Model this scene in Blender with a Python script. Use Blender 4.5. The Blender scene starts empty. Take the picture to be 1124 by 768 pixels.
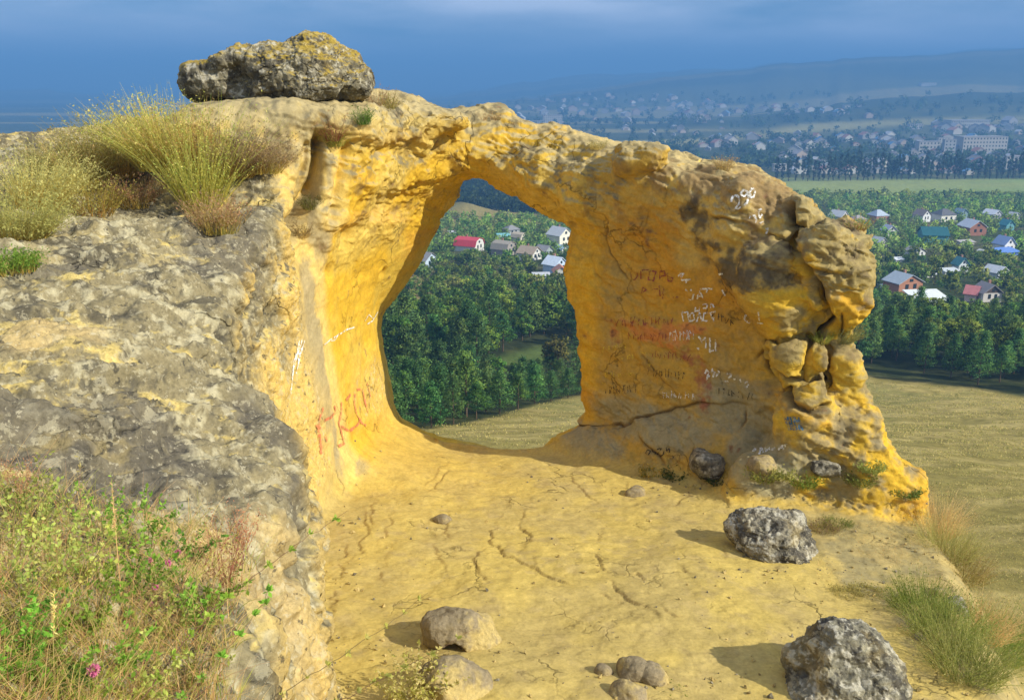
import bpy, math, random
import numpy as np
from mathutils import Vector
from mathutils.bvhtree import BVHTree

R = math.radians
SC = bpy.context.scene
COL = SC.collection

# ------------------------------------------------------------------ camera, sky, sun, exposure
F_PX = 1000.0
PITCH = math.atan((384 - 90) / F_PX)
cam_data = bpy.data.cameras.new('camera')
cam_data.sensor_width = 36.0
cam_data.lens = 36.0 * F_PX / 1124.0
cam_data.clip_start = 0.05
cam_data.clip_end = 40000.0
cam = bpy.data.objects.new('camera', cam_data)
COL.objects.link(cam)
cam.location = (0, 0, 0)
cam.rotation_euler = (R(90) - PITCH, 0, 0)
SC.camera = cam

SUN_DIR = Vector((0.75, -0.38, 0.53)).normalized()      # towards the sun
SUN_EL = math.asin(SUN_DIR.z)
SUN_AZ = math.atan2(SUN_DIR.x, SUN_DIR.y)
world = bpy.data.worlds.new('World')
SC.world = world
world.use_nodes = True
wn = world.node_tree.nodes
wl = world.node_tree.links
wn.clear()
w_out = wn.new('ShaderNodeOutputWorld')
w_bg = wn.new('ShaderNodeBackground')
w_sky = wn.new('ShaderNodeTexSky')
w_sky.sky_type = 'NISHITA'
w_sky.sun_disc = False
w_sky.sun_elevation = SUN_EL
w_sky.sun_rotation = SUN_AZ
w_sky.altitude = 800.0
w_sky.air_density = 1.0
w_sky.dust_density = 0.6
w_sky.ozone_density = 3.0
w_geo = wn.new('ShaderNodeTexCoord')
w_map = wn.new('ShaderNodeMapping')
w_map.inputs['Scale'].default_value = (1.0, 1.0, 5.5)
w_noise = wn.new('ShaderNodeTexNoise')
w_noise.inputs['Scale'].default_value = 3.2
w_noise.inputs['Detail'].default_value = 7.0
w_noise.inputs['Roughness'].default_value = 0.55
w_ramp = wn.new('ShaderNodeValToRGB')
w_ramp.color_ramp.elements[0].position = 0.34
w_ramp.color_ramp.elements[0].color = (0, 0, 0, 1)
w_ramp.color_ramp.elements[1].position = 0.64
w_ramp.color_ramp.elements[1].color = (1, 1, 1, 1)
w_mul = wn.new('ShaderNodeMath'); w_mul.operation = 'MULTIPLY'
w_mul.inputs[1].default_value = 0.85
w_mix = wn.new('ShaderNodeMix'); w_mix.data_type = 'RGBA'
w_mix.inputs['B'].default_value = (14.0, 14.6, 16.0, 1)
w_tint = wn.new('ShaderNodeMix'); w_tint.data_type = 'RGBA'; w_tint.blend_type = 'MULTIPLY'
w_tint.inputs['Factor'].default_value = 1.0
w_tint.inputs['B'].default_value = (0.74, 0.85, 1.0, 1)
wl.new(w_geo.outputs['Generated'], w_map.inputs['Vector'])
wl.new(w_map.outputs['Vector'], w_noise.inputs['Vector'])
wl.new(w_noise.outputs['Fac'], w_ramp.inputs['Fac'])
wl.new(w_ramp.outputs['Color'], w_mul.inputs[0])
wl.new(w_mul.outputs['Value'], w_mix.inputs['Factor'])
wl.new(w_sky.outputs['Color'], w_tint.inputs['A'])
wl.new(w_tint.outputs['Result'], w_mix.inputs['A'])
wl.new(w_mix.outputs['Result'], w_bg.inputs['Color'])
wl.new(w_bg.outputs['Background'], w_out.inputs['Surface'])
w_bg.inputs['Strength'].default_value = 0.068

sun_data = bpy.data.lights.new('sun', 'SUN')
sun_data.energy = 4.9
sun_data.angle = R(0.55)
sun_data.color = (1.0, 0.94, 0.78)
sun = bpy.data.objects.new('sun', sun_data)
COL.objects.link(sun)
sun.rotation_euler = SUN_DIR.to_track_quat('Z', 'Y').to_euler()
sun.location = (60, -20, 60)

SC.view_settings.view_transform = 'Standard'
SC.view_settings.look = 'None'
SC.view_settings.gamma = 1.0
SC.view_settings.exposure = 0.55
SC.view_settings.use_curve_mapping = False
SC.cycles.max_bounces = 6
SC.cycles.diffuse_bounces = 3
SC.cycles.volume_bounces = 0
SC.cycles.transparent_max_bounces = 8

# ------------------------------------------------------------------ numpy helpers
CP, SP = math.cos(PITCH), math.sin(PITCH)
def ray(px, py):
    """viewing direction of a pixel of the 1124x768 photograph, scaled to dY = 1: (X/Y, Z/Y)"""
    xc = (px - 562.0) / F_PX
    yc = -(py - 384.0) / F_PX
    dy = CP + yc * SP
    dz = -SP + yc * CP
    return xc / dy, dz / dy
def at(px, py, Y):
    a, b = ray(px, py)
    return Vector((a * Y, Y, b * Y))

def hash3(ix, iy, iz, seed):
    h = (ix.astype(np.uint32) * np.uint32(374761393) + iy.astype(np.uint32) * np.uint32(668265263)
         + iz.astype(np.uint32) * np.uint32(2147483647) + np.uint32((seed * 974634777) & 0xffffffff))
    h = (h ^ (h >> np.uint32(13))) * np.uint32(1274126177)
    h = (h ^ (h >> np.uint32(16))) * np.uint32(2246822519)
    h = h ^ (h >> np.uint32(15))
    return h.astype(np.float32) * np.float32(1.0 / 4294967295.0)
from concurrent.futures import ThreadPoolExecutor
_POOL = ThreadPoolExecutor(4)
def vnoise(x, y, z, seed=0):
    """value noise in -1..1, large flat arrays in four threads"""
    x = np.asarray(x, np.float32)
    if x.ndim == 1 and len(x) > 60000:
        y = np.asarray(y, np.float32); z = np.asarray(z, np.float32)
        cuts = np.linspace(0, len(x), 1 + max(4, len(x) // 60000)).astype(int)
        return np.concatenate(list(_POOL.map(lambda k: _vnoise(x[cuts[k]:cuts[k + 1]], y[cuts[k]:cuts[k + 1]], z[cuts[k]:cuts[k + 1]], seed), range(len(cuts) - 1))))
    return _vnoise(x, y, z, seed)
def _vnoise(x, y, z, seed=0):
    x = np.asarray(x, np.float32); y = np.asarray(y, np.float32); z = np.asarray(z, np.float32)
    fx, fy, fz = np.floor(x), np.floor(y), np.floor(z)
    ix, iy, iz = fx.astype(np.int32), fy.astype(np.int32), fz.astype(np.int32)
    tx, ty, tz = x - fx, y - fy, z - fz
    tx = tx * tx * tx * (tx * (tx * 6 - 15) + 10)
    ty = ty * ty * ty * (ty * (ty * 6 - 15) + 10)
    tz = tz * tz * tz * (tz * (tz * 6 - 15) + 10)
    out = 0
    for dx in (0, 1):
        wx = tx if dx else 1 - tx
        for dy in (0, 1):
            wy = ty if dy else 1 - ty
            for dz in (0, 1):
                wz = tz if dz else 1 - tz
                out = out + hash3(ix + dx, iy + dy, iz + dz, seed) * wx * wy * wz
    return out * 2 - 1
def fbm(x, y, z, octaves=4, seed=0, gain=0.5, ridged=False):
    s, amp, tot, f = 0, 1.0, 0.0, 1.0
    for o in range(octaves):
        n = vnoise(x * f + 17.3 * o, y * f - 9.1 * o, z * f + 4.7 * o, seed + o)
        if ridged:
            n = 1 - 2 * np.abs(n)
        s = s + n * amp
        tot += amp
        amp *= gain
        f *= 2.03
    return s / tot
def sstep(a, b, x):
    t = np.clip((x - a) / (b - a), 0, 1)
    return t * t * (3 - 2 * t)
def smin(a, b, k):
    h = np.maximum(k - np.abs(a - b), 0) / k
    return np.minimum(a, b) - h * h * k * 0.25
def smax(a, b, k):
    return -smin(-a, -b, k)
def poly_sdf(px, py, poly):
    """signed distance to a closed polygon, negative inside"""
    poly = np.asarray(poly, np.float32)
    d = np.full(px.shape, 1e9, np.float32)
    s = np.ones(px.shape, np.float32)
    n = len(poly)
    for i in range(n):
        a, b = poly[i], poly[i - 1]
        ex, ey = b[0] - a[0], b[1] - a[1]
        wx, wy = px - a[0], py - a[1]
        t = np.clip((wx * ex + wy * ey) / (ex * ex + ey * ey + 1e-12), 0, 1)
        d = np.minimum(d, (wx - ex * t) ** 2 + (wy - ey * t) ** 2)
        c1 = py >= a[1]; c2 = py < b[1]; c3 = ex * wy > ey * wx
        s = np.where((c1 & c2 & c3) | (~c1 & ~c2 & ~c3), -s, s)
    return np.sqrt(d) * s
def line_dist(px, py, line):
    """distance to an open polyline and the signed side of the nearest segment (left of travel > 0)"""
    d = np.full(px.shape, 1e9, np.float32)
    side = np.ones(px.shape, np.float32)
    for i in range(len(line) - 1):
        a, b = line[i], line[i + 1]
        ex, ey = b[0] - a[0], b[1] - a[1]
        wx, wy = px - a[0], py - a[1]
        t = np.clip((wx * ex + wy * ey) / (ex * ex + ey * ey + 1e-12), 0, 1)
        dd = (wx - ex * t) ** 2 + (wy - ey * t) ** 2
        m = dd < d
        d = np.where(m, dd, d)
        side = np.where(m, np.sign(ex * wy - ey * wx), side)
    return np.sqrt(d), side
def rbf_fit(pts, vals):
    pts = np.asarray(pts, float); vals = np.asarray(vals, float)
    n = len(pts)
    D = np.linalg.norm(pts[:, None] - pts[None], axis=-1)
    A = np.zeros((n + 3, n + 3))
    A[:n, :n] = D + np.eye(n) * 0.02
    A[:n, n] = 1; A[:n, n + 1:] = pts; A[n, :n] = 1; A[n + 1:, :n] = pts.T
    w = np.linalg.solve(A, np.concatenate([vals, np.zeros(3)]))
    def f(x, y):
        out = w[n] + w[n + 1] * x + w[n + 2] * y
        for i in range(n):
            out = out + w[i] * np.sqrt((x - pts[i, 0]) ** 2 + (y - pts[i, 1]) ** 2)
        return out
    return f

def surface_nets(f, origin, h):
    s = f < 0
    nx, ny, nz = f.shape
    cnt = np.zeros((nx - 1, ny - 1, nz - 1), np.int8)
    for dx in (0, 1):
        for dy in (0, 1):
            for dz in (0, 1):
                cnt += s[dx:nx - 1 + dx, dy:ny - 1 + dy, dz:nz - 1 + dz]
    ci, cj, ck = np.nonzero((cnt > 0) & (cnt < 8))
    N = len(ci)
    index = np.full(cnt.shape, -1, np.int64)
    index[ci, cj, ck] = np.arange(N)
    acc = np.zeros((N, 3), np.float64); num = np.zeros(N)
    corners = [(0, 0, 0), (1, 0, 0), (0, 1, 0), (1, 1, 0), (0, 0, 1), (1, 0, 1), (0, 1, 1), (1, 1, 1)]
    for a in range(8):
        for b in range(a + 1, 8):
            da = np.array(corners[b]) - np.array(corners[a])
            if np.abs(da).sum() != 1:
                continue
            fa = f[ci + corners[a][0], cj + corners[a][1], ck + corners[a][2]]
            fb = f[ci + corners[b][0], cj + corners[b][1], ck + corners[b][2]]
            m = (fa < 0) != (fb < 0)
            t = np.where(m, fa / np.where(m, fa - fb, 1), 0)
            acc += np.where(m[:, None], np.array(corners[a])[None] + t[:, None] * da[None], 0)
            num += m
    v = acc / num[:, None] + np.stack([ci, cj, ck], 1)
    v = v * h + np.array(origin)
    quads = []
    for ax in range(3):
        sa = s[tuple(slice(0, -1) if i == ax else slice(None) for i in range(3))]
        sb = s[tuple(slice(1, None) if i == ax else slice(None) for i in range(3))]
        ii = np.stack(np.nonzero(sa != sb), 1)
        b, c = [(1, 2), (2, 0), (0, 1)][ax]
        ok = (ii[:, b] > 0) & (ii[:, c] > 0) & (ii[:, b] < f.shape[b] - 1) & (ii[:, c] < f.shape[c] - 1)
        ii = ii[ok]
        e0 = np.zeros(3, int); eb = e0.copy(); eb[b] = 1; ec = e0.copy(); ec[c] = 1
        def ix(o):
            p = ii - o
            return index[p[:, 0], p[:, 1], p[:, 2]]
        q = np.stack([ix(eb + ec), ix(ec), ix(e0), ix(eb)], 1)
        flip = ~sa[ii[:, 0], ii[:, 1], ii[:, 2]]
        q[flip] = q[flip][:, ::-1]
        quads.append(q)
    return v, np.concatenate(quads)

def catmull(v, q):
    """one Catmull-Clark step on a closed quad mesh (numpy)"""
    n = len(v); m = len(q)
    e = np.concatenate([q[:, [0, 1]], q[:, [1, 2]], q[:, [2, 3]], q[:, [3, 0]]])
    es = np.sort(e, 1)
    key = es[:, 0] * n + es[:, 1]
    uk, inv = np.unique(key, return_inverse=True)
    ne = len(uk)
    ev = np.stack([uk // n, uk % n], 1)
    fp = v[q].mean(1)
    cntE = np.bincount(inv, minlength=ne)
    face_of = np.tile(np.arange(m), 4)
    ef = np.zeros((ne, 3))
    for k in range(3):
        ef[:, k] = np.bincount(inv, fp[face_of, k], ne)
    mid = v[ev].mean(1)
    ep = np.where((cntE == 2)[:, None], (mid * 2 + ef) / 4, mid)
    val = np.bincount(q.ravel(), minlength=n).astype(float)
    Fp = np.zeros((n, 3)); Rm = np.zeros((n, 3))
    vale = np.bincount(ev.ravel(), minlength=n).astype(float)
    for k in range(3):
        Fp[:, k] = np.bincount(q.ravel(), np.repeat(fp[:, k], 4), n)
        Rm[:, k] = np.bincount(ev[:, 0], mid[:, k], n) + np.bincount(ev[:, 1], mid[:, k], n)
    val = np.maximum(val, 1); vale = np.maximum(vale, 1)
    Fp /= val[:, None]; Rm /= vale[:, None]
    vp = (Fp + 2 * Rm + (val[:, None] - 3) * v) / val[:, None]
    nv = np.concatenate([vp, ep, fp])
    E = inv.reshape(4, m)
    fi = n + ne + np.arange(m)
    qs = [np.stack([q[:, i], n + E[i], fi, n + E[i - 1]], 1) for i in range(4)]
    return nv, np.stack(qs, 1).reshape(-1, 4)
def vnormals(v, q):
    fn = np.cross(v[q[:, 2]] - v[q[:, 0]], v[q[:, 3]] - v[q[:, 1]])
    out = np.zeros_like(v)
    for k in range(3):
        out[:, k] = np.bincount(q.ravel(), np.repeat(fn[:, k], 4), len(v))
    return out / np.maximum(np.linalg.norm(out, axis=1, keepdims=True), 1e-9)

def mesh_np(name, v, faces, smooth=True, colors=None, normals=None, mats=None, mat_idx=None):
    """faces: (m,k) array of equal-sized polygons"""
    v = np.asarray(v, np.float32); faces = np.asarray(faces, np.int32)
    me = bpy.data.meshes.new(name)
    m, k = faces.shape
    me.vertices.add(len(v)); me.vertices.foreach_set('co', v.ravel())
    me.loops.add(m * k); me.loops.foreach_set('vertex_index', faces.ravel())
    me.polygons.add(m)
    me.polygons.foreach_set('loop_start', np.arange(0, m * k, k, dtype=np.int32))
    me.polygons.foreach_set('loop_total', np.full(m, k, np.int32))
    me.polygons.foreach_set('use_smooth', np.full(m, smooth))
    if mat_idx is not None:
        me.polygons.foreach_set('material_index', np.asarray(mat_idx, np.int32))
    me.update(calc_edges=True)
    if colors is not None:
        ca = me.color_attributes.new('Col', 'FLOAT_COLOR', 'POINT')
        c4 = np.ones((len(v), 4), np.float32); c4[:, :colors.shape[1]] = colors
        ca.data.foreach_set('color', c4.ravel())
    if normals is not None:
        me.normals_split_custom_set_from_vertices(np.asarray(normals, np.float32))
    for mt in (mats or []):
        me.materials.append(mt)
    return me
def tag(o, label=None, cat=None, group=None, kind=None):
    if label: o['label'] = label
    if cat: o['category'] = cat
    if group: o['group'] = group
    if kind: o['kind'] = kind
    return o
def link(name, data, parent=None, loc=(0, 0, 0), rz=0.0, scale=None):
    o = bpy.data.objects.new(name, data)
    COL.objects.link(o)
    o.location = loc
    o.rotation_euler = (0, 0, rz)
    if scale is not None:
        o.scale = scale if hasattr(scale, '__len__') else (scale,) * 3
    if parent is not None:
        o.parent = parent
    return o
def empty(name, loc=(0, 0, 0), rz=0.0):
    return link(name, None, None, loc, rz)
def copy_tree(o, parent=None):
    c = o.copy(); COL.objects.link(c); c.parent = parent
    for ch in list(o.children):
        copy_tree(ch, c)
    return c

# ------------------------------------------------------------------ materials
def new_mat(name, rough=0.9):
    m = bpy.data.materials.new(name); m.use_nodes = True
    nt = m.node_tree
    b = nt.nodes['Principled BSDF']
    b.inputs['Roughness'].default_value = rough
    b.inputs['Specular IOR Level'].default_value = 0.25
    return m, nt, b
def rgb_scale(nt, col_out, fac_out):
    mx = nt.nodes.new('ShaderNodeVectorMath'); mx.operation = 'SCALE'
    nt.links.new(col_out, mx.inputs[0]); nt.links.new(fac_out, mx.inputs['Scale'])
    return mx.outputs[0]
def noise(nt, scale, detail=4, rough=0.55, vec=None, dim='3D'):
    n = nt.nodes.new('ShaderNodeTexNoise')
    n.inputs['Scale'].default_value = scale; n.inputs['Detail'].default_value = detail
    n.inputs['Roughness'].default_value = rough
    if vec is not None: nt.links.new(vec, n.inputs['Vector'])
    return n.outputs['Fac']
def maprange(nt, val, a, b, c, d):
    n = nt.nodes.new('ShaderNodeMapRange')
    nt.links.new(val, n.inputs['Value'])
    for k, x in zip(('From Min', 'From Max', 'To Min', 'To Max'), (a, b, c, d)):
        n.inputs[k].default_value = x
    return n.outputs['Result']
def rock_material(name, bump=0.02, fine=38.0, contrast=(0.72, 1.25), local=False, lichen=0.0, cells=1.1):
    """colour attribute times speckle, with a fine gritty bump"""
    m, nt, b = new_mat(name, 0.92)
    b.inputs['Specular IOR Level'].default_value = 0.15
    at_ = nt.nodes.new('ShaderNodeAttribute'); at_.attribute_name = 'Col'
    if local:
        tc = nt.nodes.new('ShaderNodeTexCoord'); vec = tc.outputs['Object']
    else:
        g = nt.nodes.new('ShaderNodeNewGeometry'); vec = g.outputs['Position']
    n1 = noise(nt, fine, 6, 0.65, vec)
    n2 = noise(nt, fine * 0.22, 5, 0.6, vec)
    f1 = maprange(nt, n1, 0.3, 0.7, contrast[0], contrast[1])
    f2 = maprange(nt, n2, 0.3, 0.7, 0.85, 1.14)
    mm = nt.nodes.new('ShaderNodeMath'); mm.operation = 'MULTIPLY'
    nt.links.new(f1, mm.inputs[0]); nt.links.new(f2, mm.inputs[1])
    colr = rgb_scale(nt, at_.outputs['Color'], mm.outputs[0])
    # hairline fractures: warped cell borders that fade in and out
    wv = nt.nodes.new('ShaderNodeTexNoise'); wv.inputs['Scale'].default_value = 2.2; wv.inputs['Detail'].default_value = 5
    nt.links.new(vec, wv.inputs['Vector'])
    ma = nt.nodes.new('ShaderNodeVectorMath'); ma.operation = 'MULTIPLY_ADD'; ma.inputs[1].default_value = (.9, .9, .9)
    nt.links.new(wv.outputs['Color'], ma.inputs[0]); nt.links.new(vec, ma.inputs[2])
    vo = nt.nodes.new('ShaderNodeTexVoronoi'); vo.feature = 'DISTANCE_TO_EDGE'; vo.inputs['Scale'].default_value = cells
    nt.links.new(ma.outputs[0], vo.inputs['Vector'])
    gate = maprange(nt, noise(nt, .9, 3, .6, vec), .50, .64, 0.0, 1.0)
    line = maprange(nt, vo.outputs['Distance'], .0, .022 * cells, 1.0, 0.0)
    gl_ = nt.nodes.new('ShaderNodeMath'); gl_.operation = 'MULTIPLY'; nt.links.new(gate, gl_.inputs[0]); nt.links.new(line, gl_.inputs[1])
    dark = maprange(nt, gl_.outputs[0], 0.0, 1.0, 1.0, .42)
    colr = rgb_scale(nt, colr, dark)
    if lichen:
        for sc_, lo_, hi_, tint, amt in ((7.0, .56, .60, (.50, .45, .30), .40), (16.0, .60, .63, (.52, .47, .33), .5), (9.0, .60, .645, (.045, .042, .036), .75), (28.0, .62, .66, (.05, .046, .04), .6)):
            off = nt.nodes.new('ShaderNodeVectorMath'); off.operation = 'ADD'; off.inputs[1].default_value = (sc_ * 3.1, sc_, -sc_ * 1.7)
            nt.links.new(vec, off.inputs[0])
            f_ = maprange(nt, noise(nt, sc_, 7, .68, off.outputs[0]), lo_, hi_, 0.0, amt * lichen)
            mx_ = nt.nodes.new('ShaderNodeMix'); mx_.data_type = 'RGBA'
            nt.links.new(f_, mx_.inputs['Factor']); nt.links.new(colr, mx_.inputs['A']); mx_.inputs['B'].default_value = (*tint, 1)
            colr = mx_.outputs['Result']
    nt.links.new(colr, b.inputs['Base Color'])
    bp = nt.nodes.new('ShaderNodeBump'); bp.inputs['Strength'].default_value = 0.8
    bp.inputs['Distance'].default_value = bump
    ad = nt.nodes.new('ShaderNodeMath'); ad.operation = 'ADD'
    nt.links.new(n1, ad.inputs[0]); nt.links.new(n2, ad.inputs[1])
    sb = nt.nodes.new('ShaderNodeMath'); sb.operation = 'MULTIPLY_ADD'; sb.inputs[1].default_value = -1.2
    nt.links.new(gl_.outputs[0], sb.inputs[0]); nt.links.new(ad.outputs[0], sb.inputs[2])
    nt.links.new(sb.outputs[0], bp.inputs['Height'])
    nt.links.new(bp.outputs['Normal'], b.inputs['Normal'])
    return m
def plain(name, col, rough=0.85, var=0.0, scale=8.0):
    m, nt, b = new_mat(name, rough)
    if var:
        tc = nt.nodes.new('ShaderNodeTexCoord')
        f = maprange(nt, noise(nt, scale, 4, 0.6, tc.outputs['Object']), 0.3, 0.7, 1 - var, 1 + var)
        rgb = nt.nodes.new('ShaderNodeRGB'); rgb.outputs[0].default_value = (*col, 1)
        nt.links.new(rgb_scale(nt, rgb.outputs[0], f), b.inputs['Base Color'])
    else:
        b.inputs['Base Color'].default_value = (*col, 1)
    return m
# ------------------------------------------------------------------ the rock: one distance field, split into outcrop, ledge and arch
def zfloor(x, y):
    return -4.3 - 0.125 * y
def floor_pt(px, py):
    a, b = ray(px, py)
    Y = -4.3 / (b + 0.125)
    return (a * Y, Y, b * Y)
L_CTRL = [(350, 768, 4.0), (365, 600, 5.5), (355, 520, 6.5), (312, 440, 7.5), (272, 370, 8.5), (280, 300, 9.9),
          (288, 250, 11.0), (150, 400, 7.0), (0, 300, 8.5), (0, 500, 5.0), (60, 262, 10.0), (150, 222, 11.6),
          (60, 176, 13.5), (0, 152, 15.0), (300, 122, 13.2), (0, 650, 3.3), (200, 650, 3.9), (300, 700, 3.9),
          (100, 700, 3.1), (200, 520, 5.6), (240, 450, 6.8), (100, 330, 8.2), (240, 250, 11.0), (230, 330, 9.0),
          (200, 165, 13.0), (0, 205, 11.5), (420, 900, 3.0), (250, 900, 2.3), (0, 900, 1.9), (345, 140, 14.0), (0, 168, 17.5), (-250, 172, 17.0), (110, 152, 17.0), (200, 134, 17.2)]
_p, _z = [], []
for (px, py, Y) in L_CTRL:
    c = at(px, py, Y); _p.append((c.x, c.y)); _z.append(c.z)
zL = rbf_fit(_p, _z)
L_EDGE = []
for (px, py, Y) in [(560, 1300, 1.4), (300, 900, 2.9), (246, 768, 4.0), (302, 600, 5.5), (312, 520, 6.5), (272, 440, 7.5), (240, 370, 8.5),
                    (252, 300, 9.9), (300, 250, 11.4), (320, 140, 12.6), (370, 112, 15.0), (380, 110, 18.0), (380, 110, 22.0)]:
    c = at(px, py, Y); L_EDGE.append((c.x, c.y))
L_SIDE = L_EDGE

F_POLY = [(-4.2, 15.3), (-1.5, 14.95), (-0.2, 14.6), (1.1, 14.5), (1.6, 15.0), (3.5, 14.6), (5.4, 13.4), (6.1, 12.6), (5.95, 11.7),
          (5.3, 9.4), (4.55, 7.4), (4.2, 5.6), (3.6, 3.0), (1.5, 1.0), (-5, 1.0), (-6, 8)]

# the pillar stands in an oblique vertical plane
PN = np.array([-0.63, -0.7766]); PT = np.array([0.7766, -0.63]); P0 = np.array([1.22, 15.1])
def pillar_uv(px, py):
    a, b = ray(px, py)
    Y = (P0 @ PN) / (a * PN[0] + PN[1])
    return ((a * Y - P0[0]) * PT[0] + (Y - P0[1]) * PT[1], b * Y)
PILLAR_PX = [(560, 158), (600, 150), (640, 160), (680, 167), (708, 161), (740, 174), (757, 182), (800, 181), (830, 192), (856, 212), (873, 240),
             (884, 275), (892, 320), (898, 365), (888, 400), (893, 450), (905, 480), (930, 580), (780, 580), (640, 520), (636, 480),
             (648, 450), (641, 405), (636, 360), (625, 310), (627, 272), (618, 240), (596, 222), (560, 205)]
PILLAR_UV = [pillar_uv(*p) for p in PILLAR_PX]
BASE_PX = [(612, 491), (634, 474), (668, 468), (706, 458), (730, 452), (790, 458), (830, 470), (860, 490), (868, 560), (760, 560), (690, 530), (630, 520)]
BASE_UV = [pillar_uv(*p) for p in BASE_PX]

# the buttress left of the hole: right-hand surface x = xw(y, z)
def wall_tab(rows, Y):
    pts = [at(px, py, Y) for px, py in rows]
    pts.sort(key=lambda p: p.z)
    return np.array([p.z for p in pts]), np.array([p.x for p in pts])
BACK = wall_tab([(520, 150), (512, 185), (500, 204), (480, 240), (456, 290), (422, 340), (397, 375), (389, 400), (394, 425), (412, 448), (442, 467), (474, 484), (530, 497)], 16.3)
FRONT = wall_tab([(425, 110), (405, 140), (383, 170), (366, 230), (346, 300), (331, 370), (324, 420), (330, 458), (348, 492), (382, 522), (440, 545)], 12.3)
def xwall(y, z):
    xb = np.interp(z, *BACK); xf = np.interp(z, *FRONT)
    t = (y - 12.3) / 4.0
    return xf + (xb - xf) * t - 0.14 * np.sin(np.clip(t, 0, 1) * math.pi)

SPAN = [((385, 140), 14.6, 0.40, 0.9), ((440, 148), 15.2, 0.48, 0.85), ((490, 162), 15.8, 0.52, 0.75), ((540, 160), 15.8, 0.50, 0.70),
        ((600, 186), 15.4, 0.52, 0.72), ((650, 205), 14.9, 0.62, 0.70), ((710, 215), 14.5, 0.70, 0.65)]
# (px, py, Y, rx, ry, rz, exponent, blend)
BLOCKS = [(916, 278, 12.75, .46, .46, .40, 3.6, .04), (913, 316, 12.75, .41, .42, .36, 3.0, .06), (922, 330, 12.72, .33, .36, .34, 2.6, .05), (880, 228, 13.05, .19, .28, .26, 2.4, .05), (868, 247, 13.1, .22, .3, .26, 2.2, .05),
          (899, 262, 12.9, .24, .3, .26, 2.2, .04), (925, 348, 12.8, .17, .26, .40, 2.6, .05), (934, 362, 12.8, .10, .16, .42, 2.4, .03), (915, 375, 12.9, .22, .28, .30, 2.4, .05),
          (842, 305, 13.05, .40, .42, .50, 2.3, .12), (866, 335, 12.95, .38, .42, .44, 2.8, .08), (828, 262, 13.5, .55, .35, .8, 2.4, .15),
          (868, 396, 12.75, .24, .26, .30, 2.3, .05), (899, 392, 12.6, .13, .2, .34, 2.6, .02), (893, 432, 12.5, .245, .26, .24, 2.3, .03),
          (856, 385, 12.75, .15, .18, .15, 2.2, .03), (925, 397, 12.75, .20, .24, .24, 2.3, .03), (940, 388, 12.7, .11, .14, .12, 2.2, .02), (922, 436, 12.75, .24, .3, .5, 2.5, .06),
          (905, 505, 12.65, .75, .6, .95, 2.3, .25), (950, 548, 12.35, .62, .5, .55, 2.3, .12), (948, 512, 12.35, .42, .45, .55, 2.3, .2), (972, 540, 12.35, .36, .4, .34, 2.2, .2), (880, 480, 12.5, .4, .35, .5, 2.2, .15),
          (848, 520, 12.45, .5, .3, .42, 2.3, .15), (935, 490, 12.5, .3, .4, .5, 2.3, .12), (704, 172, 14.0, .42, .4, .22, 2.3, .06),
          (905, 382, 13.15, .36, .30, .55, 2.4, .1), (898, 366, 12.85, .32, .28, .30, 2.6, .05), (470, 130, 14.6, .7, .6, .22, 2.3, .2)]

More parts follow.
